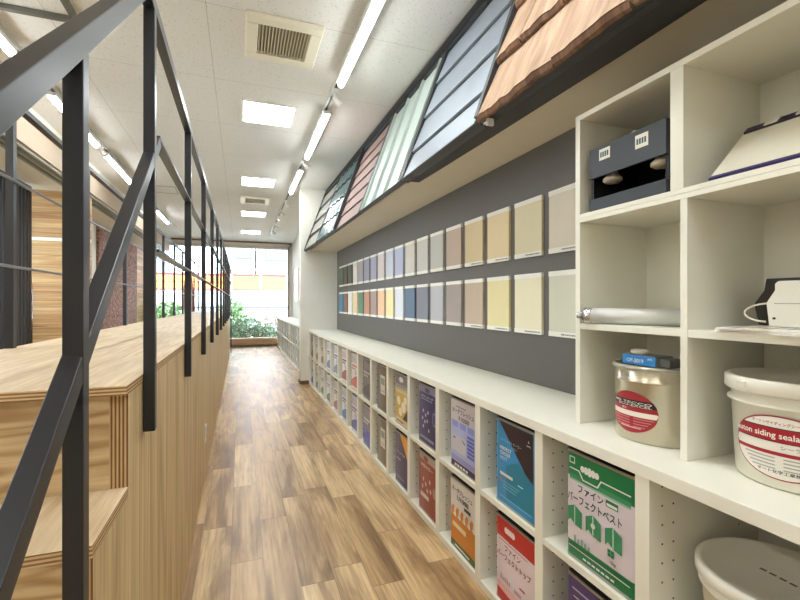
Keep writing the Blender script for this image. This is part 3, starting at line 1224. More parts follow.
# silver pail with the red oval label
cx, cy, cz = 1.238, 1.002, .8305
r = .128
t = thing('metal_pail', 'silver round metal pail with red oval label in the tall shelves', 'pail', (cx, cy, cz))
STEEL = P((196, 188, 168), .24, .75, name='tinplate')
q = MB()
q.lathe((cx, cy, cz), [(r - .004, 0), (r - .001, .004), (r, .008), (r, .175), (r + .003, .179), (r + .003, .184), (r, .188), (r, .22)], STEEL, 64, cap1=False)
q.build('body', t)
q = MB()
q.lathe((cx, cy, cz), [(r + .001, .214), (r + .006, .217), (r + .006, .226), (r + .001, .229), (r - .008, .228), (r - .01, .218), (.0, .218)], P((186, 182, 168), .3, .7), 64, cap0=False, cap1=False)
q.build('lid', t)
q = MB()
rf = lambda v: r
a0 = math.radians(181)
LU, LV, vc = .082, .061, .089


def ell(s, lu=LU, lv=LV):
    return lambda u: vc + s * lv * math.sqrt(max(0, 1 - (u / lu) ** 2))


def clip(v, s=0, c=0):
    return lambda u: min(max(v, ell(-1)(u)), ell(1)(u))


f1 = cyl_fn(cx, cy, cz, rf, a0, .0006)
f2 = cyl_fn(cx, cy, cz, rf, a0, .0010)
f3 = cyl_fn(cx, cy, cz, rf, a0, .0014)
RD = P((158, 38, 48), .4)
curved(q, f1, -LU, LU, ell(-1), ell(1), RD)
curved(q, f2, -LU, LU, clip(.106), clip(.126), P((34, 30, 32), .4))
curved(q, f2, -LU, LU, clip(.077), clip(.092), P((230, 222, 210), .4))
q.text('MS TECCO', f3, 0, .118, P((210, 205, 196), .4), h=.007, w=.13)
q.text('ECO-EXCEL', f3, 0.01, .110, P((210, 205, 196), .4), h=.007, w=.11)
q.text('MS-2', f3, -.02, .099, P((232, 210, 205), .4), h=.006)
for k in range(4):
    curved(q, f2, -.07 + .006 * k, .0, lambda u, k=k: .070 - .008 * k, lambda u, k=k: .073 - .008 * k, P((200, 120, 122), .4), 8)
    curved(q, f2, .012, .07 - .008 * k, lambda u, k=k: .070 - .008 * k, lambda u, k=k: .073 - .008 * k, P((200, 120, 122), .4), 8)
curved(q, f2, -.035, .035, lambda u: .042, lambda u: .0455, P((220, 170, 168), .4), 8)
q.build('oval_label', t)

# blue test gadget on the pail
t = thing('label_cutter', 'small blue and grey device with white knob on the silver pail', 'device', (1.17, .99, 1.06))
q = MB()
zz = cz + .2295
q.box(1.135, 1.205, .932, 1.049, zz, zz + .03, P((120, 124, 126), .4))
q.build('body', t, bevel=.002)
B('body_end', (1.145, 1.2, .896, .930, zz, zz + .026), P((96, 96, 94), .35, .3), t, bevel=.003)
q = MB()
q.box(1.1335, 1.1348, .933, 1.048, zz + .001, zz + .029, P((36, 132, 206), .4))
fnl = lambda u, v: (1.1325, .99 - u, zz + .015 + v)
q.text('OP-2019', fnl, -.012, -.002, WH, h=.012, w=.06)
q.text('ATK', fnl, .04, .006, WH, h=.006)
q.build('blue_label', t)
q = MB()
q.lathe((1.168, 1.015, zz + .03), [(.022, 0), (.026, .004), (.026, .010), (.02, .014)], P((232, 230, 222), .4), 24)
q.build('knob', t)


# white sealant bucket
def bucket(cx, cy, cz, rb, rt, h, lab):
    t = thing('plastic_bucket', lab, 'bucket', (cx, cy, cz))
    PL = P((230, 226, 210), .38, name='white_plastic')
    rr = lambda v: rb + (rt - rb) * v / h
    q = MB()
    q.lathe((cx, cy, cz), [(rb - .006, 0), (rb, .006), (rr(h * .74), h * .74), (rr(h * .74) + .008, h * .745), (rr(h * .78) + .008, h * .765), (rr(h * .79), h * .775), (rt, h * .9)], PL, 72, cap1=False)
    q.build('body', t)
    q = MB()
    q.lathe((cx, cy, cz), [(rt, h * .865), (rt + .009, h * .86), (rt + .012, h * .875), (rt + .011, h * .985), (rt + .006, h), (rt - .004, h * .995), (rt - .012, h * .955), (.0001, h * .955)], P((232, 228, 214), .34, coat=.2), 72, cap0=False, cap1=False)
    q.build('lid', t)
    return t, rr


t, rr = bucket(1.250, .642, .8305, .124, .135, .244, 'white plastic bucket with red ringed sealant label in the tall shelves')
q = MB()
BX, BY, BZ = 1.250, .642, .8305
a0 = math.radians(192)
LU, LV, vc = .105, .072, .095
g1 = cyl_fn(BX, BY, BZ, rr, a0, .0006)
g2 = cyl_fn(BX, BY, BZ, rr, a0, .0010)
g3 = cyl_fn(BX, BY, BZ, rr, a0, .0014)
g4 = cyl_fn(BX, BY, BZ, rr, a0, .0018)
RD2 = P((166, 30, 44), .4)
WB = P((236, 232, 222), .4)
curved(q, g1, -LU, LU, ell(-1, LU, LV), ell(1, LU, LV), RD2, 40)
curved(q, g2, -LU + .003, LU - .003, ell(-1, LU - .003, LV - .003), ell(1, LU - .003, LV - .003), WB, 40)
e_in = lambda v: (lambda u: min(max(v, ell(-1, LU - .003, LV - .003)(u)), ell(1, LU - .003, LV - .003)(u)))
curved(q, g3, -LU + .003, LU - .003, e_in(.107), e_in(.140), P((40, 34, 36), .4), 40)
curved(q, g4, -LU + .003, LU - .003, e_in(.109), e_in(.138), RD2, 40)
curved(q, g3, -LU + .003, LU - .003, e_in(.078), e_in(.086), RD2, 40)
g5 = cyl_fn(BX, BY, BZ, rr, a0, .0022)
q.text('auton siding sealant', g5, -.024, .1215, WB, h=.018, w=.146)
q.text('オートンサイディングシーラント', g3, 0, .150, P((190, 60, 66), .4), h=.008, w=.11)
q.text('シーラント', g3, .03, .097, P((150, 140, 136), .4), h=.009, w=.06)
for k in range(4):
    curved(q, g3, -.075 + .006 * k, -.01, lambda u, k=k: .070 - .008 * k, lambda u, k=k: .073 - .008 * k, P((178, 172, 164), .4), 10)
    curved(q, g3, 0.005, .075 - .006 * k, lambda u, k=k: .070 - .008 * k, lambda u, k=k: .073 - .008 * k, P((178, 172, 164), .4), 10)
q.text('オート化学工業株式会社', g3, .01, .041, P((60, 56, 56), .4), h=.008, w=.11)
q.build('oval_label', t)
q = MB()
q.box(BX - .153, BX - .148, BY + .03, BY + .05, BZ + .222, BZ + .236, P((222, 218, 204), .4))
q.build('lid_tab', t, bevel=.001)

t, rr = bucket(1.168, .642, .4315, .138, .150, .192, 'wide white lidded bucket on the lower cabinet shelf below the worktop')
q = MB()
fl = lambda u, v: (1.17 - v, .62 - u, .4315 + .192 * .956 + .0006)
for k in range(6):
    q.face([fl(-.06 + .02 * k, .0), fl(-.046 + .02 * k, .0), fl(-.046 + .02 * k, .008), fl(-.06 + .02 * k, .008)], P((96, 92, 86), .5))
q.build('lid_marking', t)

# ------------------------------------------------------------------ tall open shelving unit on the worktop
UX = 1.105
ZB = .8302
t = thing('shelving_unit', 'tall white open shelving unit standing on the worktop', 'shelving unit', (1.25, .64, ZB))
XB = 1.422
B('side_panel', (UX, XB, 1.201, 1.223, ZB, 1.90), M['white'], t, bevel=.0015)
for z0_, z1_ in ((ZB, 1.526),):
    for yc in (.826, .445):
        B('divider', (UX + .001, XB, yc - .010, yc + .010, z0_, z1_), M['white'], t, bevel=.001)
for yc in (.845, .445):
    B('divider', (UX, XB, yc - .019, yc + .019, 1.555, 1.882), M['white'], t, bevel=.001)
B('side_panel', (UX, XB, .045, .067, ZB, 1.90), M['white'], t, bevel=.0015)
B('back_panel', (XB - .006, XB, .067, 1.201, ZB, 1.882), M['white'], t)
B('top_panel', (UX, XB, .067, 1.201, 1.882, 1.90), M['white'], t, bevel=.0015)
q = MB()
q.box(UX, XB - .006, .067, 1.201, 1.526, 1.5402, M['white'])
q.box(UX, XB - .006, .067, 1.201, 1.5408, 1.555, M['white'])
q.build('shelf', t, bevel=.001)
for a, c in ((.836, 1.201), (.455, .816), (.067, .435)):
    B('shelf', (UX + .002, XB - .006, a, c, 1.158, 1.178), M['white'], t, bevel=.001)

# charcoal lamp box, top left cell
CH = P((58, 64, 70), .5, name='charcoal_board')
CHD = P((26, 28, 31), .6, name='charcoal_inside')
t = thing('lamp_demo_box', 'charcoal display box with two spot bulbs in the top shelf cell', 'display box', (1.2, 1.02, 1.5555))
x0, ya, yb, zb, zt = 1.118, .886, 1.172, 1.5555, 1.768
q = MB()
q.box(x0, x0 + .01, ya, yb, 1.668, zt, CH)
q.build('fascia', t, bevel=.001)
q = MB()
q.box(x0, x0 + .01, ya, yb, zb, zb + .042, CH)
q.build('front_lip', t, bevel=.001)
q = MB()
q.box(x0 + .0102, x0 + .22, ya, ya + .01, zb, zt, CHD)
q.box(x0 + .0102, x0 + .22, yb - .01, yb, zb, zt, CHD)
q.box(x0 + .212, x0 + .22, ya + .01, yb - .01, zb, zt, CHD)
q.box(x0 + .0102, x0 + .212, ya + .01, yb - .01, zt - .01, zt, CH)
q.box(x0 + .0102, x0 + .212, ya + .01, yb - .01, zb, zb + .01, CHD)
q.build('case', t)
for yy in (1.115, .935):
    q = MB()
    q.tube([(x0 + .045, yy, zt - .011), (x0 + .045, yy, 1.685)], .013, P((90, 90, 88), .4), 14)
    q.build('lamp_socket', t)
    q = MB()
    q.lathe((x0 + .045, yy, 1.648), [(.004, -.004), (.022, .0), (.030, .006), (.030, .014), (.020, .024), (.013, .04)], P((206, 196, 178), .3), 28)
    q.build('bulb', t)
for yy, zz, ww, hh in ((1.105, 1.737, .044, .036), (.965, 1.731, .044, .04)):
    q = MB()
    q.box(x0 - .0012, x0, yy - ww / 2, yy + ww / 2, zz - hh / 2, zz + hh / 2, P((232, 228, 216), .5))
    for k in range(4):
        a = yy - ww / 2 + .006 + .009 * k
        q.box(x0 - .0018, x0 - .0012, a, a + .006, zz - .009, zz + .008, P((56, 92, 98), .5))
    q.build('label_card', t)
q = MB()
q.lathe((x0 + .03, 1.0, zt + .0005), [(.022, 0), (.022, .005), (.012, .008)], P((226, 224, 214), .4), 20)
tag(q.build('round_cap'), 'small white round cap lying on the charcoal display box', 'cap')

# silver cartridge tube, middle left cell
t = thing('sealant_gun', 'silver metal sealant tube lying on the middle left shelf', 'sealant gun', (1.2, 1.05, 1.1785))
a = Vector((1.113, 1.148, 1.2052))
d = Vector((.15, -.33, 0)).normalized()
AL = P((206, 206, 200), .42, .35, name='brushed_aluminium')
q = MB()
q.tube([a, a + d * .29], .0265, AL, 32)
q.build('barrel', t)
q = MB()
q.tube([a - d * .028, a - d * .027, a - d * .006, a + d * .0], [.017, .0275, .0275, .0265], P((200, 202, 204), .2, .9), 32)
q.build('collar', t)
q = MB()
q.tube([a - d * .055, a - d * .053, a - d * .028], [.007, .011, .012], P((200, 202, 204), .2, .9), 20)
q.tube([a - d * .040, a - d * .034], .017, P((180, 182, 184), .25, .9), 8)
q.build('nozzle', t)
# small tool behind the divider
q = MB()
q.hexa([(1.29, .87, 1.179), (1.30, .87, 1.179), (1.30, .89, 1.179), (1.29, .89, 1.179), (1.285, .875, 1.30), (1.29, .875, 1.30), (1.29, .915, 1.315), (1.285, .915, 1.315)], P((60, 92, 104), .3, .3))
tag(q.build('putty_knife'), 'small dark blade propped behind the silver tube beside the divider', 'tool')

# fan of colour charts and white device, middle right cell
t = thing('colour_chart', 'fanned white colour chart lying on the middle right shelf', 'colour chart', (1.2, .62, 1.1785))
for k in range(3):
    q = MB()
    z = 1.1785 + .0042 * k
    c0 = Vector((1.19, .605, z))
    an = math.radians(-12 + 9 * k)
    def rot(p):
        return (c0.x + p[0] * math.cos(an) - p[1] * math.sin(an), c0.y + p[0] * math.sin(an) + p[1] * math.cos(an), z + p[2])
    q.hexa([rot(p) for p in ((-.10, -.16, 0), (.08, -.16, 0), (.08, .13, 0), (-.10, .13, 0), (-.10, -.16, .0035), (.08, -.16, .0035), (.08, .13, .0035), (-.10, .13, .0035))], WB)
    cols = [(176, 150, 120), (120, 130, 140), (170, 176, 150), (150, 110, 96), (90, 100, 120), (200, 180, 140), (130, 150, 160), (96, 84, 76)]
    for j in range(8):
        for i2 in range(2):
            yy = -.145 + .034 * j
            xx = -.09 + .045 * i2
            q.hexa([rot(p) for p in ((xx, yy, .0035), (xx + .036, yy, .0035), (xx + .036, yy + .022, .0035), (xx, yy + .022, .0035), (xx, yy, .0038), (xx + .036, yy, .0038), (xx + .036, yy + .022, .0038), (xx, yy + .022, .0038))], P(cols[(j + i2 * 3 + k) % 8], .4))
    q.build('chart_card', t)
t = thing('handheld_scanner', 'white device with black side and blue mark above the colour chart', 'device', (1.25, .6, 1.19))
ZD = 1.1913
yzw = [(.684, 0), (.690, .058), (.672, .088), (.672, .104), (.665, .110), (.50, .110), (.495, 0)]
q = MB()
q.prism([(1.205, a, ZD + c) for a, c in yzw], (.07, 0, 0), P((226, 222, 208), .38))
q.build('shell', t, fixn=True, bevel=.003)
q = MB()
q.prism([(1.2755, a, ZD + c) for a, c in ((.748, 0), (.758, .055), (.735, .09), (.730, .120), (.50, .120), (.495, 0))], (.06, 0, 0), P((44, 40, 36), .5))
q.build('back_shell', t, fixn=True, bevel=.002)
q = MB()
q.box(1.2038, 1.205, .50, .672, ZD + .055, ZD + .0575, P((176, 170, 156), .5))
q.prism([(1.2036, a, ZD + c) for a, c in ((.612, .075), (.57, .075), (.57, .09), (.603, .09))], (.0012, 0, 0), P((58, 78, 130), .4))
q.lathe((1.204, .672, ZD + .018), [(.003, 0), (.003, .005)], M['black'], 8)
q.build('markings', t, fixn=True)
q = MB()
pts = []
for k in range(13):
    an = math.pi * (k / 12)
    pts.append((1.203 - .0 + .03 * (k / 12), .69 + .055 * math.sin(an), ZD + .012 + .045 * (1 - math.cos(an)) / 2))
q.tube(pts, .0025, P((220, 214, 196), .5), 8)
q.build('cord', t)

# beige roofing sample leaning in the top right cell
t = thing('leaning_panel', 'beige sample board with navy edges leaning in the top right shelf cell', 'sample board', (1.2, .6, 1.5555))
v = Vector((.18, 0, .148))
n = Vector((-.148, 0, .18)).normalized()


def lp(y, s, h):
    p = Vector((1.120, 0, 1.5605)) + v * s + n * h
    return (p.x, y, p.z)


def lbox(q, y0, y1, s0, s1, h0, h1, m, skew=0.0):
    q.hexa([lp(y0, s0, h0), lp(y0, s1, h0), lp(y1 + skew * s1, s1, h0), lp(y1 + skew * s0, s0, h0),
            lp(y0, s0, h1), lp(y0, s1, h1), lp(y1 + skew * s1, s1, h1), lp(y1 + skew * s0, s0, h1)], m)


q = MB()
lbox(q, .475, .765, 0, 1, 0, .006, P((226, 220, 200), .6), .03)
q.build('board', t)
q = MB()
lbox(q, .475, .765, -.03, .02, -.004, .0075, P((52, 42, 100), .5))
q.build('bottom_edge', t)
q = MB()
lbox(q, .475, .79, .96, 1.06, -.006, .012, P((46, 36, 62), .5))
for k in range(4):
    lbox(q, .50 + .07 * k, .53 + .07 * k, .955, 1.065, .0121, .016, P((226, 220, 206), .5))
q.build('top_edge', t)

# ------------------------------------------------------------------ colour samples on the grey wall
topc = [(220, 211, 192), (222, 213, 178), (228, 208, 166), (214, 194, 152), (192, 172, 154), (192, 190, 182), (202, 199, 188), (206, 200, 190),
        (184, 188, 210), (202, 206, 216), (212, 198, 190), (164, 164, 178), (150, 150, 164), (164, 152, 152), (216, 208, 194), (88, 92, 82), (96, 80, 74), (84, 108, 84)]
topn = ['pinkish beige', 'khaki cream', 'warm tan', 'sand', 'dusty brown', 'light grey-green', 'pale stone', 'pale ivory', 'periwinkle', 'pale blue',
        'pale pink', 'blue-grey', 'slate grey', 'mauve grey', 'off-white', 'dark olive', 'dark brown', 'dark green']
botc = [(212, 211, 192), (232, 225, 194), (228, 216, 164), (192, 174, 152), (164, 152, 146), (182, 182, 184), (128, 131, 140), (92, 112, 134),
        (216, 216, 222), (236, 222, 166), (228, 188, 146), (166, 146, 136), (192, 140, 114), (100, 134, 108), (228, 202, 158), (228, 224, 214), (138, 98, 84), (74, 138, 172)]
botn = ['pale sage', 'cream', 'pale yellow', 'light taupe', 'brownish grey', 'silver grey', 'mid grey', 'steel blue', 'white', 'bright yellow',
        'peach', 'grey brown', 'terracotta', 'leaf green', 'light tan', 'ivory', 'chocolate', 'sky blue']
STRIP = P((238, 236, 226), .5)
MARK = P((96, 94, 90), .6)
for ri, (cols, names, z0_, z1_) in enumerate(((topc, topn, 1.487, 1.788), (botc, botn, 1.088, 1.400))):
    for k in range(18):
        yb_ = 1.738 + .281 * k
        ya_ = yb_ - .224
        t = thing('colour_sample', '%s colour sample card, %s from the tall shelves in the %s row' % (names[k], 'nearest' if k == 0 else ORD[k], 'upper' if ri == 0 else 'lower'),
                  'colour sample', (XW - .012, (ya_ + yb_) / 2, z0_), 'colour sample cards on the grey wall')
        q = MB()
        q.box(1.410, 1.4238, ya_, yb_, z0_ + .004, z1_ - .004, P(cols[k], .5))
        q.build('card', t)
        q = MB()
        q.box(1.4085, 1.4238, ya_ - .002, yb_ + .002, z1_ - .0236, z1_, STRIP)
        q.build('top_strip', t)
        q = MB()
        q.box(1.4085, 1.4238, ya_ - .002, yb_ + .002, z0_, z0_ + .0236, STRIP)
        if k < 4:
            rr_ = random.Random(k + ri * 50)
            yy = ya_ + .012
            while yy < ya_ + .13:
                w_ = rr_.uniform(.003, .009)
                q.box(1.4080, 1.4085, yy, yy + w_, z0_ + .008, z0_ + .015, MARK)
                yy += w_ + .004
        q.build('bottom_strip', t)


# ------------------------------------------------------------------ roofing samples on the sloping bank
def S(y, v, n):
    return (.99 - .03 * max(0, y - 4.7) + .339 * v - .941 * n, y, 2.034 + .941 * v + .339 * n)


def sbox(q, y0, y1, v0, v1, n0, n1, m, n0b=None, n1b=None):
    """n0/n1 at v0; n0b/n1b at v1"""
    n0b = n0 if n0b is None else n0b
    n1b = n1 if n1b is None else n1b
    q.hexa([S(y0, v0, n0), S(y1, v0, n0), S(y1, v1, n0b), S(y0, v1, n0b), S(y0, v0, n1), S(y1, v0, n1), S(y1, v1, n1b), S(y0, v1, n1b)], m)


FR = P((48, 49, 52), .45, name='sample_frame')


def sample(lab, y0, y1, name='roofing_sample', hi=.026, wf=.022):
    t = thing(name, lab, 'roofing sample', S((y0 + y1) / 2, 0, 0), 'roofing samples above the colour wall')
    q = MB()
    sbox(q, y0, y1, 0, .985, -.03 if y0 < 2.6 else -.012, 0, FR)
    q.build('backing_board', t)
    q = MB()
    sbox(q, y0, y1, -.005, .0, -.03 if y0 < 2.6 else -.012, .022, FR)
    sbox(q, y1 - wf, y1, 0, .985, 0, hi, FR)
    sbox(q, y0, y0 + .022, 0, .985, 0, .026, FR)
    sbox(q, y0, y1, .93, .975, 0, .022, FR)
    q.build('frame', t, bevel=.001)
    return t, y0 + .022, y1 - wf


def courses(t, y0, y1, vs, m, lift=.016, gap=.012, name='course'):
    for a, c in zip(vs[:-1], vs[1:]):
        q = MB()
        sbox(q, y0, y1, a + gap / 2, c - gap / 2, .002, lift, m, .002, .006)
        q.build(name, t, bevel=.0015)


t, a, c = sample('pale grey slate roofing sample, farthest of the bank, beside the pillar', 5.80, 6.745)
courses(t, a, c, [0, .23, .46, .70, .93], P((142, 140, 130), .6, noise=.12), gap=.05)
t, a, c = sample('glossy teal glazed tile roofing sample next to the grey slate one', 4.73, 5.79)
for row_ in range(4):
    for j in range(5):
        q = MB()
        w = (c - a) / 5
        yy = a + j * w
        v0_, v1_ = .232 * row_ + .01, .232 * (row_ + 1) - .004
        pr = []
        for k in range(7):
            pr.append((k / 6, .010 + .020 * math.sin(math.pi * k / 6)))
        for k in range(6):
            u0_, h0_ = pr[k]
            u1_, h1_ = pr[k + 1]
            q.hexa([S(yy + w * u0_, v0_, .001), S(yy + w * u1_, v0_, .001), S(yy + w * u1_, v1_, .001), S(yy + w * u0_, v1_, .001),
                    S(yy + w * u0_, v0_, h0_ + .008), S(yy + w * u1_, v0_, h1_ + .008), S(yy + w * u1_, v1_, h1_ - .004), S(yy + w * u0_, v1_, h0_ - .004)], P((70, 98, 98), .28, noise=.2, coat=.25))
        q.build('tile', t)
t, a, c = sample('dusty red shingle roofing sample in the middle of the bank', 3.685, 4.725, hi=.05, wf=.05)
courses(t, a, c, [0, .155, .31, .465, .62, .775, .93], P((140, 116, 108), .65, noise=.10), gap=.014)
t, a, c = sample('pale green standing seam metal roofing sample', 2.63, 3.675)
GM = P((186, 198, 191), .35, .1, name='pale_green_metal')
q = MB()
sbox(q, a, c, 0.0, .93, .001, .006, GM)
q.build('metal_sheet', t)
for k in range(4):
    yy = a + .04 + (c - a - .08) * k / 3
    q = MB()
    sbox(q, yy - .007, yy + .007, 0, .93, .006, .028, GM)
    q.build('standing_seam', t, bevel=.002)
t, a, c = sample('blue-grey lapped metal roofing sample left of the clay shakes', 1.665, 2.62)
courses(t, a, c, [0, .18, .425, .68, .93], P((158, 168, 178), .38, .4, noise=.04), gap=.012, lift=.02, name='metal_course')
t, a, c = sample('terracotta split shake roofing sample nearest the camera', .35, 1.66, hi=.045, wf=.03)
RT = random.Random(3)
for row_ in range(4):
    v0_ = -.026 + .28 * row_
    v1_ = min(v0_ + .30, .95)
    if v0_ > .9:
        break
    yy = a - .0
    first_ = True
    while yy < c - .02:
        w = RT.choice([.24, .30, .36, .20])
        if first_:
            w *= (.6, 1, .45, .8)[row_]
            first_ = False
        e = min(yy + w, c)
        if c - e < .08:
            e = c
        q = MB()
        n = max(4, int((e - yy) / .03))
        jag = [RT.uniform(-.005, .006) for _ in range(n + 1)]
        th = RT.uniform(.044, .050)
        hts = [th + RT.uniform(-.004, .003) for _ in range(n + 1)]
        for k in range(n):
            p0 = yy + .003 + (e - yy - .006) * k / n
            p1 = yy + .003 + (e - yy - .006) * (k + 1) / n
            f_top = q.mi(M['shake'])
            # body, with a chipped lower edge
            fs = q.hexa([S(p0, v0_ + jag[k] + .012, .018), S(p1, v0_ + jag[k + 1] + .012, .018), S(p1, v1_, .002), S(p0, v1_, .002),
                         S(p0, v0_ + jag[k] + .014, hts[k]), S(p1, v0_ + jag[k + 1] + .014, hts[k + 1]), S(p1, v1_, .018), S(p0, v1_, .018)], M['shake'])
            fs[2].material_index = q.mi(M['shake_edge'])
            q.hexa([S(p0, v0_ + jag[k] - .004, .022), S(p1, v0_ + jag[k + 1] - .004, .022), S(p1, v0_ + jag[k + 1] + .0118, .020), S(p0, v0_ + jag[k] + .0118, .020),
                    S(p0, v0_ + jag[k] - .002, hts[k] - .014), S(p1, v0_ + jag[k + 1] - .002, hts[k + 1] - .014), S(p1, v0_ + jag[k + 1] + .0118, hts[k + 1] - .003), S(p0, v0_ + jag[k] + .0118, hts[k] - .003)], M['shake_edge'])
        q.build('shake_tile', t)
        yy = e
q = MB()
q.box(.975, 1.005, 1.588, 1.602, 1.998, 2.026, WH)
q.box(.968, .976, 1.580, 1.610, 2.004, 2.012, WH)
tag(q.build('cable_clip'), 'small white clip on the frame corner below the terracotta shakes', 'clip')
# dark boards that carry the samples
q = MB()
for (ya, xa), (yb, xb) in zip(EDGE[:-3], EDGE[1:-3] + []):
    q.hexa([(.995, ya, 2.026), (xa, ya, 2.026), (xb, yb, 2.026), (.995, yb, 2.026), (.995, ya, 2.044), (xa, ya, 2.044), (xb, yb, 2.044), (.995, yb, 2.044)], M['darkframe'])
q.build('trim_5', kind='structure')
q = MB()
q.hexa([S(-1.0, .988, -.04), S(6.74, .988, -.04), S(6.74, .996, -.04), S(-1.0, .996, -.04), S(-1.0, .988, .03), S(6.74, .988, .03), S(6.74, .996, .03), S(-1.0, .996, .03)], M['darkframe'])
q.build('trim_6', kind='structure')

# posters on the far right wall
for i, (a, c) in enumerate(((10.75, 11.35), (11.6, 12.25))):
    q = MB()
    q.box(1.405, 1.429, a, c, 1.27, 2.15, P((226, 228, 230), .5))
    q.box(1.4045, 1.405, a + .03, c - .03, 1.30, 2.12, P((238, 240, 242), .3))
    tag(q.build('framed_panel', bevel=.003), 'blank white framed panel on the right wall, %s the end window' % ('farther from' if i == 0 else 'nearest to'), 'framed panel', 'framed panels beyond the pillar')

# ------------------------------------------------------------------ outdoors
q = MB()
q.box(-40, 40, YE + .12, 60, -.35, -.05, P((176, 176, 172), .9))
q.box(-40, XL - .13, -6, YE + .12, -.35, -.05, P((176, 176, 172), .9))
q.build('ground', kind='structure')


def leaves(q, c, r, n, m, size, rnd, low=0.0):
    for _ in range(n):
        while True:
            d = Vector((rnd.uniform(-1, 1), rnd.uniform(-1, 1), rnd.uniform(-1, 1)))
            if .35 < d.length < 1:
                break
        p = Vector((c[0] + d.x * r[0], c[1] + d.y * r[1], max(low, c[2] + d.z * r[2])))
        a = Vector((rnd.uniform(-1, 1), rnd.uniform(-1, 1), rnd.uniform(-.6, 1))).normalized()
        bb = a.cross(Vector((rnd.uniform(-1, 1), rnd.uniform(-1, 1), rnd.uniform(-1, 1)))).normalized()
        s = size * rnd.uniform(.7, 1.3)
        q.face([p - a * s, p + bb * s * .45, p + a * s, p - bb * s * .45], m)


LG = leaf_mat('leaves_bright', (84, 124, 70), (156, 182, 120))
LD = leaf_mat('leaves_dark', (66, 92, 62), (128, 146, 112))
LB = leaf_mat('twigs_brown', (96, 84, 66), (150, 140, 112))


def bush(x, y, rx, ry, rz, m, lab, n=900, size=.06, seed=1, name='bush'):
    t = thing(name, lab, 'bush', (x, y, -.05), 'bushes outside the end window')
    rnd = random.Random(seed)
    q = MB()
    for _ in range(7):
        dx, dy = rnd.uniform(-.5, .5) * rx, rnd.uniform(-.5, .5) * ry
        q.tube([(x, y, -.05), (x + dx * .5, y + dy * .5, rz * .7), (x + dx, y + dy, rz * 1.4)], [.02, .014, .006], P((90, 70, 50), .8), 6)
    q.build('stems', t)
    q = MB()
    leaves(q, (x, y, rz * .95), (rx, ry, rz), n, m, size, rnd)
    q.build('foliage', t)


bush(.10, 14.1, .62, .45, .42, LD, 'low rounded green bush right outside the end window', 1600, .05, 1)
bush(-.25, 14.9, .5, .4, .72, LG, 'bright leafy bush at the left behind the low green bush', 900, .08, 2)
bush(1.05, 14.6, .75, .5, .46, LB, 'sparse brown twiggy bush at the right outside the window', 1100, .05, 3)
bush(.75, 13.95, .45, .3, .30, LD, 'small green bush below the brown twiggy bush', 800, .045, 4)
bush(-1.95, 14.0, .5, .45, .66, LG, 'fresh green bush seen between the far railing posts', 1200, .08, 5)

t = thing('striped_wall', 'white street wall topped with red and yellow bands', 'wall', (0, 19.5, 0))
B('wall_base', (-3.2, 14, 19.4, 19.6, 0.0, 1.75), P((196, 196, 196), .8), t)
B('ledge', (-3.2, 14, 19.3, 19.4, 1.0, 1.09), P((84, 82, 82), .8), t)
for z0_, z1_, c in ((1.75, 1.83, (196, 70, 56)), (1.83, 2.05, (232, 150, 60)), (2.05, 2.12, (196, 70, 56)), (2.12, 2.34, (232, 150, 60)), (2.34, 2.44, (186, 44, 44))):
    B('colour_band', (-3.2, 14, 19.38, 19.6, z0_, z1_), P(c, .7), t)
for x in (-.35, .80, 1.90, 3.1, -1.5):
    B('stanchion', (x - .05, x + .05, 19.33, 19.378, 1.7, 2.44), P((222, 200, 180), .6), t)


def house(x0, x1, y, h, c, lab, wins, extra=None):
    t = thing('house', lab, 'house', ((x0 + x1) / 2, y, -.05), 'houses across the street')
    B('facade', (x0, x1, y, y + 4, -.05, h), P(c, .85), t)
    for (a, b_, z0_, z1_, kind_) in wins:
        q = MB()
        fcol = P((70, 74, 80), .5) if kind_ != 'l' else P((150, 140, 132), .6)
        q.box(a - .06, b_ + .06, y - .05, y, z0_ - .06, z1_ + .06, fcol)
        w = q.build('window_frame', t)
        q = MB()
        if kind_ == 'l':
            n = 8
            for k in range(n):
                zz = z0_ + (z1_ - z0_) * k / n
                q.box(a, b_, y - .08, y - .05, zz, zz + (z1_ - z0_) / n * .7, P((196, 188, 182), .6))
        else:
            mid = (a + b_) / 2
            q.box(a, mid - .02, y - .06, y - .05, z0_, z1_, P((84, 98, 112), .15))
            q.box(mid + .02, b_, y - .06, y - .05, z0_, z1_, P((104, 118, 132), .15))
        q.build('pane', w)
    q = MB()
    q.box(x0 - .05, x1 + .05, y - .5, y + 4.0, h, h + .15, P((110, 112, 116), .8))
    q.build('roof', t)
    return t


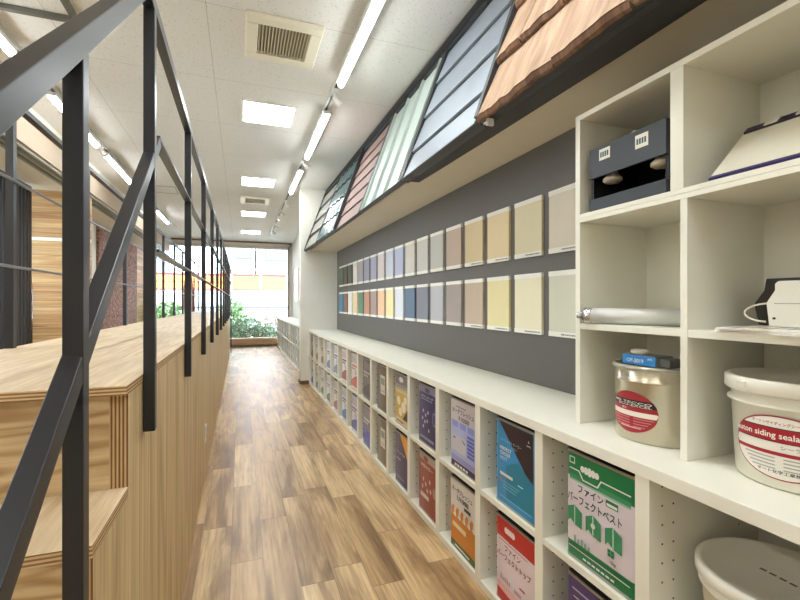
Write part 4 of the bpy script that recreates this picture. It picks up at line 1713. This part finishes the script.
house(-1.0, .66, 25, 5.9, (146, 132, 122), 'beige house with louvred shutter seen through the end window', [(-.25, .45, 2.2, 3.5, 'l'), (-.25, .5, 3.65, 4.2, 'w')])
house(.8, 5.5, 24.6, 6.2, (160, 162, 168), 'white house with wide blue-grey window seen through the end window', [(1.3, 2.75, 3.55, 4.5, 'w')])
house(-12.5, -4.2, 27, 6.5, (128, 142, 164), 'pale blue house seen through the left railings', [(-11.6, -10.6, .8, 3.2, 'w'), (-9.4, -8.2, 2.0, 3.6, 'w'), (-7.4, -6.6, 1.6, 3.4, 'w')])

# folded parasol outside
t = thing('folded_parasol', 'folded brown parasol standing outside beyond the railings', 'parasol', (-1.45, 14.3, -.05))
q = MB()
q.lathe((-1.45, 14.3, -.05), [(.22, 0), (.22, .06), (.05, .08)], P((120, 116, 110), .8), 24)
q.build('base', t)
q = MB()
q.tube([(-1.45, 14.3, 0.02), (-1.45, 14.3, 2.75)], .022, P((110, 78, 60), .5), 10)
q.build('pole', t)
q = MB()
seg = 16
prev = None
prof = [(.15, .95), (.16, 1.3), (.12, 1.9), (.07, 2.45), (.02, 2.68)]
rings = []
for r_, z_ in prof:
    rings.append([q.bm.verts.new((-1.45 + r_ * (1 if j % 2 else .55) * math.cos(2 * math.pi * j / seg), 14.3 + r_ * (1 if j % 2 else .55) * math.sin(2 * math.pi * j / seg), z_)) for j in range(seg)])
for k in range(len(rings) - 1):
    for j in range(seg):
        f = q.bm.faces.new([rings[k][j], rings[k][(j + 1) % seg], rings[k + 1][(j + 1) % seg], rings[k + 1][j]])
        f.material_index = q.mi(P((118, 78, 66), .8))
q.build('canopy', t)

# red flowers in a planter outside the left window
t = thing('flower_planter', 'planter of red flowers outside the left window by the cedar wall', 'planter', (-2.75, 6.55, .0))
B('planter_box', (-2.95, -2.58, 6.1, 6.58, -.05, .75), P((214, 208, 196), .8), t)
q = MB()
rnd = random.Random(9)
leaves(q, (-2.76, 6.36, .90), (.18, .22, .22), 500, LG, .04, rnd)
q.build('foliage', t)
q = MB()
leaves(q, (-2.76, 6.36, .98), (.19, .23, .22), 260, P((206, 60, 70), .6), .03, rnd)
q.build('blossoms', t)
